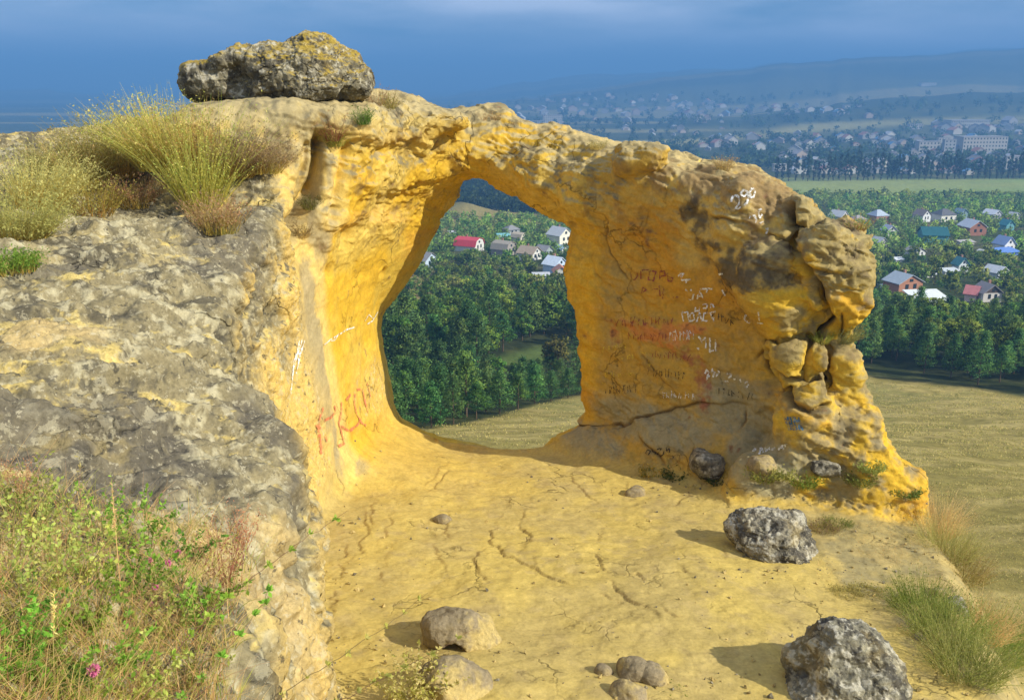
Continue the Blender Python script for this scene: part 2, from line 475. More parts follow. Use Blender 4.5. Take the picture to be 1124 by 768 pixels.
def rock_field(x, y, z):
    """returns the three distances: outcrop, ledge, arch"""
    # left outcrop
    d, side = line_dist(x[:, :, :1], y[:, :, :1], L_EDGE)
    sd = -d * side                                                   # > 0 right of the edge
    g = zL(x[:, :, :1], y[:, :, :1])
    over = np.maximum(sd + 0.25, 0)
    g = g - 0.35 * over ** 2 / (0.3 + over) - 8.0 * np.maximum(sd - 0.02, 0)
    g = np.minimum(g, -0.12)
    fl = (z - g) / np.where(sd > 0.02, 5.0, 1.15)
    fl = np.maximum(fl, y - 17.5)
    # ledge
    dp = poly_sdf(x[:, :, :1], y[:, :, :1], F_POLY)
    o = np.maximum(dp + 0.35, 0)
    zf = zfloor(x[:, :, :1], y[:, :, :1]) - 1.15 * o ** 2 / (0.45 + o) - 0.5 * np.maximum(dp, 0)
    zf = zf - 0.05 * np.maximum(x[:, :, :1] - 2.4, 0) ** 1.5 + 0.10 * fbm(x[:, :, :1] * .45, y[:, :, :1] * .45, 0 * x[:, :, :1], 3, 5)
    ff = (z - zf) / np.where(dp > -0.3, 1.5, 1.02)
    # buttress
    xw = xwall(y, z)
    fa = (x - xw) / 1.12
    fa = smax(fa, (12.35 + 0.45 * (x + 2.6) - y) / 1.1, 0.35)
    fa = smax(fa, y - 16.8, 0.25)
    ztop = -0.28 - 0.10 * np.maximum(x + 2.4, 0) - 0.05 * (y - 13.5) ** 2 * (y > 13.5) + 0.05 * fbm(x[:, :, :1], y[:, :, :1], 0 * x[:, :, :1], 3, 9)
    fa = smax(fa, z - ztop, 0.5)
    fa = smax(fa, -4.6 - x, 0.6)
    # the span
    fs = None
    cs = [(at(px, py, Y), rv, rd) for (px, py), Y, rv, rd in SPAN]
    bx = (x[:, 0, 0] > -4.5) & (x[:, 0, 0] < 4)
    i0, i1 = np.argmax(bx), len(bx) - np.argmax(bx[::-1])
    X, Y, Z = x[i0:i1], y, z
    for (a, ra, da), (b, rb, db) in zip(cs[:-1], cs[1:]):
        e = b - a
        wx, wy, wz = X - a.x, Y - a.y, Z - a.z
        t = np.clip((wx * e.x + wy * e.y + wz * e.z) / e.dot(e), 0, 1)
        rv = ra + (rb - ra) * t; rd = da + (db - da) * t
        qx, qy, qz = wx - e.x * t, (wy - e.y * t) * (rv / rd), wz - e.z * t
        q = (np.sqrt(qx * qx + qy * qy + qz * qz) - rv) * 0.9
        fs = q if fs is None else smin(fs, q, 0.15)
    fspan = np.full(np.broadcast(x, y, z).shape, 9.0, np.float32)
    fspan[i0:i1] = fs
    # pillar slab
    u = (x - P0[0]) * PT[0] + (y - P0[1]) * PT[1]
    n = (x - P0[0]) * PN[0] + (y - P0[1]) * PN[1]
    u = np.broadcast_to(u, fspan.shape).astype(np.float32); zz = np.broadcast_to(z, fspan.shape).astype(np.float32)
    sel = (u[:, :, 0] > -2.2) & (u[:, :, 0] < 6.5) & (np.broadcast_to(n, fspan.shape)[:, :, 0] > -3) & (np.broadcast_to(n, fspan.shape)[:, :, 0] < 3)
    us, zs, ns = u[sel], zz[sel], np.broadcast_to(n, fspan.shape)[sel]
    # tabulate the two outlines in their own plane
    ug = np.arange(-2.4, 6.7, 0.04, dtype=np.float32); zg = np.arange(-9.6, 0.4, 0.04, dtype=np.float32)
    UG, ZG = np.meshgrid(ug, zg, indexing='ij')
    def look(tab):
        fu = np.clip((us - ug[0]) / 0.04, 0, len(ug) - 1.01); fz = np.clip((zs - zg[0]) / 0.04, 0, len(zg) - 1.01)
        iu, iz = fu.astype(int), fz.astype(int); tu, tz = fu - iu, fz - iz
        return (tab[iu, iz] * (1 - tu) * (1 - tz) + tab[iu + 1, iz] * tu * (1 - tz) + tab[iu, iz + 1] * (1 - tu) * tz + tab[iu + 1, iz + 1] * tu * tz)
    d1 = look(poly_sdf(UG, ZG, PILLAR_UV)); d2 = look(poly_sdf(UG, ZG, BASE_UV))
    bow = 0.12 * np.sin(np.clip((us - 0.2) / 3.6, 0, 1) * math.pi) + 0.10 * fbm(us * .7, zs * .7, 0 * us, 3, 21)
    fp = smax(smax(d1, ns - (0.30 + bow), 0.45), -1.15 - ns, 0.9)
    fb = smax(smax(d2, ns - (0.72 + bow * .5 - 0.22 * (zs + 5.6)), 0.35), -0.6 - ns, 0.4)
    fpil = np.full(fspan.shape, 9.0, np.float32)
    fpil[sel] = smin(fp, fb, 0.14)
    fa = smin(smin(fa, fspan, 0.55), fpil, 0.30)
    ox, oy, oz, h = x[0, 0, 0], y[0, 0, 0], z[0, 0, 0], VOX
    for (px, py, Yc, rx, ry, rz, ex, k) in BLOCKS:
        if px > 800: Yc -= .45
        c = at(px, py, Yc)
        sl = []
        for c_, o_, r_, m_ in ((c.x, ox, rx, fa.shape[0]), (c.y, oy, ry, fa.shape[1]), (c.z, oz, rz, fa.shape[2])):
            sl.append(slice(max(0, int((c_ - r_ - 0.6 - o_) / h)), min(m_, int((c_ + r_ + 0.6 - o_) / h))))
        bx_, by_, bz_ = x[sl[0]], y[:, sl[1]], z[:, :, sl[2]]
        wob = 0.22
        qx = np.abs(bx_ - c.x) / rx; qy = np.abs(by_ - c.y) / ry; qz = np.abs(bz_ - c.z) / rz
        q = (qx ** ex + qy ** ex + qz ** ex) ** (1.0 / ex)
        q = (q - 1) * min(rx, ry, rz)
        q = q + 0.07 * vnoise(bx_ * 2.2 + px, by_ * 2.2, bz_ * 2.2, 31) + 0.02 * vnoise(bx_ * 6 + px, by_ * 6, bz_ * 6, 32)
        fa[tuple(sl)] = smin(fa[tuple(sl)], q, k)
    return fl, ff, fa

import time as _t; _t0=_t.time()
VOX = 0.085
_gx = np.arange(-9.6, 8.4, VOX, dtype=np.float32)
_gy = np.arange(1.0, 18.0, VOX, dtype=np.float32)
_gz = np.arange(-7.4, 0.35, VOX, dtype=np.float32)
GX, GY, GZ = _gx[:, None, None], _gy[None, :, None], _gz[None, None, :]
fl, ff, fa = rock_field(GX, GY, GZ)
fl = np.broadcast_to(fl, fa.shape); ff = np.broadcast_to(ff, fa.shape)
_k = (0.40 + 1.5 * sstep(0.6, -1.2, GX) * sstep(11.5, 13.0, GY)).astype(np.float32)     # the wall left of the hole sweeps into the ledge
fld = smin(smin(fl, ff, 0.25), smin(ff, fa, _k), 0.40)
for sl in ((0,), (-1,), (slice(None), 0), (slice(None), -1), (slice(None), slice(None), 0), (slice(None), slice(None), -1)):
    fld[sl] = np.maximum(fld[sl], 0.05)
rv, rq = surface_nets(fld, (_gx[0], _gy[0], _gz[0]), VOX)
def sample(grid, p):
    q = (p - np.array([_gx[0], _gy[0], _gz[0]])) / VOX
    i = np.clip(np.round(q).astype(int), 0, np.array(grid.shape) - 1)
    return grid[i[:, 0], i[:, 1], i[:, 2]]
sl_, sf_, sa_ = sample(fl, rv), sample(ff, rv), sample(fa, rv)
del fld
# faces that only face backwards, sideways out of the picture or down stay coarse; the rest is refined twice
rv, rq = catmull(rv, rq)
rv, rq = catmull(rv, rq)
def soft(a): return a
sl_, sf_, sa_ = sample(fl, rv), sample(ff, rv), sample(fa, rv)
del fl, ff, fa
sl_ = sl_ + .6 * sstep(10.6, 11.6, rv[:, 1]) * sstep(-3.3, -2.8, rv[:, 0])              # the wall belongs to the arch
comp = np.argmin(np.stack([sl_, sf_, sa_ + 0.03], 1), 1)              # 0 outcrop, 1 ledge, 2 arch
wL = sstep(-0.25, 0.25, np.minimum(sf_, sa_) - sl_)
wF = sstep(-0.25, 0.25, np.minimum(sl_, sa_) - sf_)
wA = sstep(-0.25, 0.25, np.minimum(sl_, sf_) - sa_)
tot = wL + wF + wA + 1e-6; wL /= tot; wF /= tot; wA /= tot

N0 = vnormals(rv, rq)
print('verts',len(rv),_t.time()-_t0)
x, y, z = rv[:, 0], rv[:, 1], rv[:, 2]
# --- where each point sits in the pillar's plane and on the ledge
pu = (x - P0[0]) * PT[0] + (y - P0[1]) * PT[1]
pn = (x - P0[0]) * PN[0] + (y - P0[1]) * PN[1]

# --- relief
n_big = fbm(x * 0.9, y * 0.9, z * 0.9, 4, 40)
n_mid = fbm(x * 2.6, y * 2.6, z * 2.6, 4, 50)
n_fine = fbm(x * 9, y * 9, z * 9, 4, 60)
rid = fbm(x * 1.7 + .3 * n_mid, y * 1.7, z * 1.7, 4, 70, ridged=True)
crag = fbm(x * 3.4, y * 3.4 + .4 * n_mid, z * 3.4, 5, 80, gain=0.6)
# slanting slabs of the outcrop: flakes elongated along the slope
fx, fy = (x * .8 + y * .6), (-x * .6 + y * .8)
flake = fbm(fx * 1.1, fy * 3.2, z * 2.2, 5, 90, gain=0.6, ridged=True)
terr = fbm(fx * .7, fy * 1.6, z * 1.5, 3, 95)
terr_step = terr * 4 - np.floor(terr * 4); terr_step = (np.floor(terr * 4) + sstep(0.30, 0.70, terr_step)) / 4
# strata of the arch
stra = fbm(x * .5, y * .5, z * 3.0 + x * 1.0, 4, 100)
pits = np.maximum(fbm(x * 3.2, y * 3.2, z * 3.2, 3, 110) - 0.22, 0)
pits2 = np.maximum(fbm(x * 7, y * 7, z * 7, 2, 115) - 0.30, 0)
span_zone = sstep(-3.4, -2.4, x) * sstep(-3.0, -2.0, z)                      # the rough top of the arch
rough_right = sstep(3.2, 4.4, x) * wA
flake2 = fbm(fx * 2.6, fy * 6.5, z * 5, 4, 97, gain=.6, ridged=True)
dL = 0.16 * n_big + 0.12 * flake + 0.24 * terr_step + 0.055 * crag + 0.035 * flake2 + 0.018 * n_fine
def terrace(n, k, sh=.22):
    f_ = np.floor(n * k); return (f_ + sstep(.5 - sh, .5 + sh, n * k - f_)) / k
tF = terrace(fbm(x * .55 + .25 * n_mid, y * .9, 0 * x, 4, 151), 5)
tA = terrace(fbm(x * .9 + .3 * n_mid, y * .9, z * 2.2 + x * .5, 4, 152), 4, .16)
tB = terrace(fbm(x * 2.4 + .3 * n_mid, y * 2.4, z * 4.0 + x, 4, 153), 3, .16)
dF = 0.014 * n_mid + 0.010 * n_fine + 0.035 * n_big + 0.040 * tF
lam = fbm(x * .6 + z * .5, y * .6, z * 2.2 - x * 1.5 - y * .8, 4, 105, gain=.55, ridged=True)
wall_s = sstep(.6, -.4, x) * sstep(-1.1, -1.9, z + .3 * n_mid)                  # the smooth scoured wall left of the hole
dA = 0.08 * n_big + 0.02 * n_mid + 0.05 * stra + 0.05 * lam + 0.008 * n_fine + .10 * tA
dA = dA * (1 - .6 * wall_s) - (0.14 * pits * (z > -3) + 0.05 * pits2) * (1 - .85 * wall_s)
dA = dA + span_zone * (0.035 * crag + .07 * tA + .05 * tB) + rough_right * (0.05 * crag + .10 * tA + .10 * tB)
dA = dA * (1 - .30 * rough_right)
face_pillar = sstep(0.0, 0.25, pn) * sstep(0.3, 0.7, pu) * (1 - sstep(2.9, 3.6, pu)) * wA
dA = dA * (1 - 0.62 * face_pillar)
pillar_base = face_pillar * (1 - sstep(-5.2, -4.9, z))
dA = dA + 0.04 * rid * pillar_base + .05 * tB * face_pillar + .06 * tA * face_pillar
right_floor = sstep(3.2, 4.6, x + 0.12 * (y - 10) + 0.4 * n_mid) * wF
dF = dF + right_floor * (0.016 * crag + 0.012 * rid)
_d, _s = line_dist(x.astype(np.float32), y.astype(np.float32), L_EDGE)
flank_s = sstep(.05, .30, -_d * _s) * sstep(5.0, 7.5, y)                      # the scoured flank is smoother than the crust
dL = dL * (1 - .65 * flank_s)
disp = wL * dL + wF * dF + wA * dA

# --- cracks and steps of the ledge, laid out on its surface
STEPS = [[(553, 566), (542, 588), (539, 602), (556, 618), (585, 630), (612, 645), (640, 655), (652, 660)],
         [(541, 604), (524, 612), (523, 630), (536, 645), (543, 655)], [(578, 560), (570, 575), (574, 590), (587, 602), (588, 614)],
         [(664, 565), (658, 590), (656, 620), (668, 642), (690, 668), (722, 688), (740, 712)], [(668, 642), (700, 640), (705, 655)],
         [(640, 655), (668, 660), (690, 672)], [(698, 660), (722, 672), (740, 690), (770, 690)],
         [(498, 508), (486, 524), (474, 538), (462, 548)], [(505, 520), (490, 533), (480, 545), (462, 553)], [(510, 508), (500, 522), (492, 532)],
         [(478, 562), (470, 580), (466, 590), (478, 598)], [(490, 560), (493, 580), (490, 592), (494, 602)],
         [(440, 546), (432, 560), (430, 580), (418, 600), (412, 618), (420, 630), (421, 648)],
         [(400, 560), (404, 590), (395, 605), (401, 625), (392, 640)], [(385, 600), (372, 625), (378, 650), (366, 662), (374, 690)],
         [(389, 612), (384, 630), (388, 645)], [(362, 640), (366, 662), (380, 682), (388, 700)], [(418, 545), (408, 575), (412, 590)],
         [(760, 545), (742, 560), (720, 560)], [(792, 600), (800, 620), (830, 628)], [(700, 545), (690, 536), (686, 545)], [(900, 600), (925, 612), (948, 624)],
         [(850, 720), (870, 745), (880, 768)], [(480, 600), (478, 615), (488, 630), (480, 645)], [(620, 520), (640, 545), (660, 560)], [(730, 600), (750, 640), (790, 655), (812, 680)]]
fl_idx = np.nonzero((wF > 0.3) & (N0[:, 2] > 0.35))[0]
cx, cy = x[fl_idx].astype(np.float32), y[fl_idx].astype(np.float32)
wobx = 0.05 * vnoise(cx * 5, cy * 5, 0 * cx, 120) + 0.02 * vnoise(cx * 14, cy * 14, 0 * cx, 122)
woby = 0.05 * vnoise(cx * 5, cy * 5, 0 * cx, 121) + 0.02 * vnoise(cx * 14, cy * 14, 0 * cx, 123)
cut = np.zeros(len(fl_idx)); crack_dark = np.zeros(len(fl_idx))
for i, st in enumerate(STEPS):
    line = [floor_pt(*p)[:2] for p in st]
    d, side = line_dist(cx + wobx, cy + woby, line)
    ends = np.minimum(np.hypot(cx - line[0][0], cy - line[0][1]), np.hypot(cx - line[-1][0], cy - line[-1][1]))
    taper = sstep(0.0, 0.35, ends) * sstep(-.35, .35, vnoise(cx * 2.2 + i, cy * 2.2, 0 * cx, 140))
    hgt = 0.020 if i < 7 else 0.014
    # the left side of the step is lower and rises back over half a metre
    cut -= np.where(side * np.sign(line[0][1] - line[-1][1] + 1e-6) < 0, hgt, 0.0) * np.exp(-d / 0.35) * taper
    cut -= hgt * 0.45 * np.exp(-(d / 0.013) ** 2) * taper * .6
    crack_dark = np.maximum(crack_dark, np.exp(-(d / 0.014) ** 2) * taper)
disp[fl_idx] += cut * wF[fl_idx]
# --- cracks of the pillar's face
P_CRACKS = [[(668, 238), (662, 262), (663, 276), (676, 298), (690, 316), (704, 334), (708, 352)], [(690, 370), (696, 386), (712, 404), (727, 422), (745, 446), (752, 458)],
            [(712, 222), (708, 245), (700, 258), (708, 270), (716, 276)], [(612, 476), (660, 470), (706, 462), (740, 448), (762, 442), (800, 446), (826, 450)],
            [(706, 470), (720, 484), (735, 494), (748, 506)], [(776, 432), (775, 446), (764, 450)], [(820, 400), (836, 388), (850, 372), (866, 356)],
            [(770, 236), (795, 240), (820, 242), (836, 254), (846, 268)], [(640, 272), (648, 300), (660, 312)], [(668, 440), (690, 452), (692, 466)], [(812, 446), (814, 466), (806, 482)]]
pi_idx = np.nonzero((wA > 0.4) & (pn > -0.5) & (pu > -0.6) & (pu < 4.6))[0]
qu, qz = pu[pi_idx].astype(np.float32), z[pi_idx].astype(np.float32)
qn = pn[pi_idx]
p_dark = np.zeros(len(pi_idx))
def proj_uv(p):                # a pixel on the pillar's front face (0.5 m before the plane)
    a, b = ray(*p)
    Y = (P0 @ PN + 0.5) / (a * PN[0] + PN[1])
    return ((a * Y - P0[0]) * PT[0] + (Y - P0[1]) * PT[1], b * Y)
wu = 0.03 * vnoise(qu * 5, qz * 5, 0 * qu, 130); wz_ = 0.03 * vnoise(qu * 5, qz * 5, 0 * qu, 131)
for i, st in enumerate(P_CRACKS):
    line = [proj_uv(p) for p in st]
    d, side = line_dist(qu + wu, qz + wz_, line)
    ends = np.minimum(np.hypot(qu - line[0][0], qz - line[0][1]), np.hypot(qu - line[-1][0], qz - line[-1][1]))
    taper = sstep(0.0, 0.25, ends) * (.25 + .75 * sstep(-.4, .3, vnoise(qu * 2.5 + i, qz * 2.5, 0 * qu, 141)))
    disp[pi_idx] -= 0.05 * np.exp(-(d / 0.020) ** 2) * taper
    up = np.where(side > 0, 1.0, 0.0)
    disp[pi_idx] += 0.05 * up * np.exp(-d / 0.25) * taper
    p_dark = np.maximum(p_dark, np.exp(-(d / 0.02) ** 2) * taper)
# --- the cleft between the two pale panels of the buttress and the slot beside it
for (line_px, Yd, wdt, dep) in (([(352, 150), (350, 180), (344, 210), (334, 238), (322, 262)], 12.4, .065, .36), ([(338, 160), (334, 200), (330, 240)], 12.3, .05, .16),
                                ([(385, 160), (372, 200), (362, 240)], 12.5, .05, .12)):
    line3 = [at(px, py, Yd) for px, py in line_px]
    m = np.nonzero((np.abs(y - Yd) < 1.0) & (x < -1.2) & (x > -4.5))[0]
    d, _ = line_dist(x[m].astype(np.float32), z[m].astype(np.float32), [(p.x, p.z) for p in line3])
    disp[m] -= dep * np.exp(-(d / wdt) ** 2)
# joints between the stacked blocks at the right end
joint = np.zeros(len(x))
for ln, wdt, dep in (([(866, 226), (871, 258), (884, 290), (897, 316), (906, 335), (908, 352), (900, 372)], .050, .34), ([(846, 372), (856, 378), (872, 372), (888, 370), (902, 374)], .035, .16), ([(889, 374), (886, 395), (884, 416)], .030, .20),
                     ([(843, 384), (846, 404), (862, 416), (882, 418), (902, 412)], .035, .18), ([(868, 425), (872, 444), (888, 452), (908, 444)], .035, .18), ([(912, 380), (908, 405), (912, 430)], .035, .20), ([(925, 345), (926, 372)], .02, .10), ([(866, 250), (884, 246), (900, 244)], .035, .2), ([(884, 292), (905, 298), (925, 302)], .03, .07)):
    l3 = [at(px, py, 12.2) for px, py in ln]
    m = np.nonzero((y > 11.2) & (y < 13.6) & (x > 3.0) & (N0[:, 1] < .25))[0]
    d, _ = line_dist((x[m] * 12.2 / y[m]).astype(np.float32), (z[m] * 12.2 / y[m]).astype(np.float32), [(p.x, p.z) for p in l3])
    d = d + .012 * vnoise(x[m] * 9, y[m] * 9, z[m] * 9, 161)
    disp[m] -= dep * np.exp(-(d / wdt) ** 2)
    joint[m] = np.maximum(joint[m], np.exp(-(d / (wdt * .8)) ** 2))
# holes weathered into the wall (pixels, on the wall right of the fold)
def wall_hit(px, py):
    a, b = ray(px, py)
    Ys = np.linspace(11.0, 17, 600)
    f = a * Ys - xwall(Ys, b * Ys)
    i = np.argmax(f < 0)
    return a * Ys[i], Ys[i], b * Ys[i]
for (px, py, r) in ((396, 352, .14), (397, 362, .10), (313, 372, .06), (360, 300, .10), (385, 260, .12), (420, 300, .08), (412, 235, .12), (440, 215, .1), (374, 205, .1)):
    c = wall_hit(px, py)
    d2 = ((x - c[0]) ** 2 + (y - c[1]) ** 2 + (z - c[2]) ** 2) / r ** 2
    disp -= 0.22 * np.exp(-d2) * (wA > .3) * min(1, r / .12)
rv2 = rv + N0 * disp[:, None]
N1 = vnormals(rv2, rq)
print('relief',_t.time()-_t0)
# ------------------------------------------------------------------ rock colours (albedo of the stone, its lichen crust and stains)
def C(*c): return np.array(c, np.float32)
def lerp(a, b, t): return a + (b - a) * t[:, None]
P = rv2
x, y, z = P[:, 0], P[:, 1], P[:, 2]
m1 = fbm(x * 1.3, y * 1.3, z * 1.3, 4, 200); m2 = fbm(x * 4.2, y * 4.2, z * 4.2, 5, 210, gain=.6)
m3 = fbm(x * 11, y * 11, z * 11, 4, 220, gain=.6); m3b = fbm(x * 8 + 40, y * 8, z * 8, 4, 225, gain=.6); m4 = fbm(fx * .8, fy * 2.4, z * 2, 5, 230, gain=.62)
sand, sand2 = C(.525, .39, .105), C(.45, .34, .115)
ochre, ochre2 = C(.575, .355, .032), C(.545, .37, .055)
grey, grey_d, grey_p = C(.235, .198, .112), C(.085, .076, .056), C(.46, .41, .26)
# ledge
colF = lerp(sand[None], sand2[None], sstep(-.4, .4, m1 + .3 * m2))
colF = lerp(colF, C(.40, .30, .12)[None], .6 * sstep(.10, .5, m2 + .3 * m3))
dirt = sstep(.25, .6, right_floor + .25 * m2) 
colF = lerp(colF, lerp(C(.36, .28, .12)[None], C(.26, .22, .11)[None], sstep(-.2, .3, m2)), dirt * .75)
near_wall = sstep(1.2, -1.8, x + .35 * (y - 12)) * sstep(11, 14, y)
colF = lerp(colF, C(.57, .375, .055)[None], near_wall * .8)
cd = np.zeros(len(x)); cd[fl_idx] = crack_dark
colF = lerp(colF, C(.24, .15, .05)[None], cd * .55)
# outcrop: grey crust with worn yellow patches, dark lichen and pale flakes
crust = .75 * m4 + .75 * m2 + .25 * m3 + .25 * flake - .9 * (N1[:, 2] - .8)
colL = lerp(C(.52, .40, .14)[None], grey[None], sstep(-.28, -.02, crust))
colL = lerp(colL, C(.40, .32, .15)[None], sstep(.1, .5, m1) * .6)
colL = lerp(colL, grey_d[None], sstep(.10, .34, m2 + .5 * m1) * .85)
colL = lerp(colL, grey_d[None], sstep(.22, .36, m3 - .3 * m4) * .7)
colL = lerp(colL, grey_p[None], sstep(.16, .34, m3b + .35 * m4) * .75)
dk = np.zeros(len(x))
for (px, py, Y, r) in ((85, 500, 5.3, .75), (140, 455, 6.0, .45), (40, 490, 5.1, .4), (300, 640, 4.5, .3), (330, 720, 3.95, .22), (240, 300, 9.9, .5), (250, 270, 10.5, .6), (330, 480, 7.0, .6), (340, 560, 6.0, .35), (60, 300, 8.6, .3)):
    c = at(px, py, Y)
    dk = np.maximum(dk, np.exp(-((x - c.x) ** 2 + (y - c.y) ** 2 + ((z - c.z) * .8) ** 2) / r ** 2))
colL = lerp(colL, C(.12, .105, .08)[None], sstep(.25, .7, dk + .6 * m2) * .7)
# bare sand on the near slope between the weeds
bare = np.zeros(len(x))
for (px, py, Y, r) in ((270, 640, 4.1, .5), (230, 600, 4.5, .4), (300, 720, 3.9, .35), (330, 590, 5.4, .4), (60, 400, 6.8, .5)):
    c = at(px, py, Y); bare = np.maximum(bare, np.exp(-((x - c.x) ** 2 + (y - c.y) ** 2) / r ** 2))
colL = lerp(colL, C(.50, .37, .16)[None], sstep(.35, .8, bare + .3 * m2) * .75)
_d, _s = line_dist(x.astype(np.float32), y.astype(np.float32), L_SIDE)               # bare flank of the outcrop, right of its edge
flank = sstep(.10, .26, -_d * _s + .10 * m2) * sstep(.75, .45, N1[:, 2])
low = np.maximum(sstep(-.3, .5, -4.6 - z), flank)
colL = lerp(colL, C(.62, .43, .12)[None], low * .92 * (.55 + .45 * sstep(6, 8, y)))
# arch
colA = lerp(ochre[None], ochre2[None], sstep(-.3, .4, m1 + .4 * m2))
colA = lerp(colA, C(.55, .30, .04)[None], .7 * sstep(.1, .5, stra))
panel = sstep(12.75, 12.45, y) * (x < -1.5)
drip = fbm(x * 4.5, y * 2.0, z * .55, 4, 240)
colA = lerp(colA, lerp(C(.62, .45, .15)[None], C(.33, .28, .17)[None], sstep(.0, .35, drip + .2 * m2)), panel * .85)
crown_c = sstep(-.95, -.35, z + .35 * m1 + .25 * m2) * sstep(.8, -1.0, x)
colA = lerp(colA, lerp(C(.30, .255, .15)[None], C(.13, .115, .08)[None], sstep(.0, .35, m2 + .4 * m3)), crown_c * .8)
face_shade = sstep(.05, .3, pn) * sstep(.35, .7, pu) * (1 - sstep(3.1, 3.8, pu))  # shade on the pillar's front, painted into the stone as a darker brown
colA = lerp(colA, lerp(C(.42, .27, .055)[None], C(.34, .24, .08)[None], sstep(-.2, .3, m2 + .3 * m1)), face_shade * .85)
top_c = sstep(.15, .6, N1[:, 2] + .5 * m2 + .25 * m1) * sstep(-2.6, -1.6, z)
colA = lerp(colA, lerp(C(.40, .32, .16)[None], C(.20, .17, .10)[None], sstep(-.1, .4, m2 + .3 * m3)), top_c * .92)
span_t = span_zone * (1 - top_c)
colA = lerp(colA, C(.60, .44, .13)[None], span_t * .5 * sstep(-.3, .3, m1))
colA = lerp(colA, C(.26, .17, .06)[None], span_t * sstep(.12, .45, m2) * .6)
# weathered right-hand blocks: grey-green skin
skin = rough_right * sstep(-.25, .35, m2 + .8 * m1 + .5 * (N1[:, 2]) + .25 * (z + 3.2))
for (px, py, Y, r) in ((912, 262, 11.95, .42), (925, 275, 11.95, .30), (880, 230, 12.45, .30), (898, 258, 12.25, .30), (868, 250, 12.45, .2), (842, 290, 12.3, .42), (905, 310, 11.95, .25), (868, 385, 12.05, .22), (930, 300, 11.95, .2), (868, 345, 12.15, .25), (950, 495, 11.9, .35), (975, 530, 11.8, .3), (925, 530, 11.7, .35), (900, 470, 11.9, .3), (985, 545, 11.8, .3), (930, 470, 11.9, .3), (960, 520, 11.8, .4), (890, 500, 11.9, .35)):
    c = at(px, py, Y); skin = np.maximum(skin, sstep(.25, .6, np.exp(-((x - c.x) ** 2 + (y - c.y) ** 2 + (z - c.z) ** 2) / r ** 2) + .5 * m2 + .15 * m3))
colA = lerp(colA, lerp(C(.30, .24, .11)[None], C(.15, .12, .075)[None], sstep(-.1, .4, m2)), skin * .85)
foot = rough_right * sstep(-3.9, -4.5, z + .5 * m1) * sstep(-.35, .15, m2 + .4 * m1)
colA = lerp(colA, lerp(C(.36, .27, .12)[None], C(.22, .18, .10)[None], sstep(-.1, .35, m2 + .3 * m3)), foot * .85)
# stains on the pillar's face
def spot_uv(lst):
    out = np.zeros(len(x))
    for (px, py, ru, rz) in lst:
        u0, z0 = proj_uv((px, py))
        s = .0145
        out = np.maximum(out, np.exp(-((pu - u0) / (ru * s)) ** 2 - ((z - z0) / (rz * s)) ** 2))
    return out * (pn > -.6)
st_black = spot_uv([(835, 296, 34, 24), (812, 300, 24, 18), (800, 290, 28, 12), (790, 270, 30, 8), (755, 230, 18, 14), (770, 240, 14, 16), (850, 300, 20, 18)])
st_brown = spot_uv([(800, 205, 45, 26), (760, 200, 26, 18), (720, 195, 25, 14), (840, 230, 25, 30), (735, 210, 24, 10)])
st_redbr = spot_uv([(712, 370, 48, 16), (690, 360, 24, 10), (740, 362, 34, 10)])
st_red = spot_uv([(765, 415, 14, 30), (770, 445, 10, 14), (755, 395, 16, 14)])
st_low = spot_uv([(690, 455, 60, 22), (740, 470, 60, 22), (800, 450, 46, 36), (830, 480, 36, 34), (660, 480, 50, 14), (860, 500, 40, 30)])
st_deep = spot_uv([(715, 262, 44, 34), (735, 310, 40, 40), (770, 330, 44, 40), (730, 290, 44, 30)])
st_pale = spot_uv([(752, 278, 18, 24), (758, 250, 14, 16)])
colA = lerp(colA, C(.50, .25, .02)[None], st_deep * .75)
colA = lerp(colA, C(.50, .36, .10)[None], sstep(.3, .9, st_pale + .2 * m2) * .7)
colA = lerp(colA, C(.30, .265, .155)[None], sstep(.2, .7, st_low + .3 * m2) * .9)
colA = lerp(colA, C(.26, .17, .07)[None], sstep(.3, .9, st_brown + .8 * m2 + .4 * m3) * .8)
colA = lerp(colA, C(.52, .20, .06)[None], sstep(.45, 1.0, st_redbr + .8 * m2 + .5 * m3) * .8)
colA = lerp(colA, C(.30, .09, .05)[None], sstep(.5, 1.05, st_red + .8 * m2 + .5 * m3) * .75)
colA = lerp(colA, C(.085, .068, .045)[None], sstep(.35, .95, st_black + .8 * m2 + .5 * m3) * .85)
colA = lerp(colA, C(.13, .095, .05)[None], joint * .7)
pd = np.zeros(len(x)); pd[pi_idx] = p_dark
colA = lerp(colA, C(.16, .09, .03)[None], pd * .7)
# a grey scraped patch and pinkish paint wash on the wall beside the hole
wp = np.zeros(len(x))
for (px, py, r) in ((352, 396, .40), (372, 384, .38), (388, 374, .25), (340, 410, .3), (395, 392, .22)):
    c = wall_hit(px, py); wp = np.maximum(wp, np.exp(-((x - c[0]) ** 2 + (y - c[1]) ** 2 + (z - c[2]) ** 2) / r ** 2))
streak = fbm(x * 3 + y * 6, y * 2, z * 11 - y * 7, 4, 260)
colA = lerp(colA, C(.28, .20, .11)[None], sstep(.75, 1.25, wp + .75 * streak) * .75)
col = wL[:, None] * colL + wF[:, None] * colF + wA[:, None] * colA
col = np.clip(col, .02, .9)

M_ROCK = rock_material('sandstone', .010, 24.0, (.84, 1.14))
M_CRUST = rock_material('lichen_crust', .02, 30.0, (0.72, 1.25), lichen=1.0, cells=.9)
fcomp = comp[rq]
fc = np.where((fcomp == fcomp[:, :1]).all(1), fcomp[:, 0], np.sort(fcomp, 1)[:, 2])
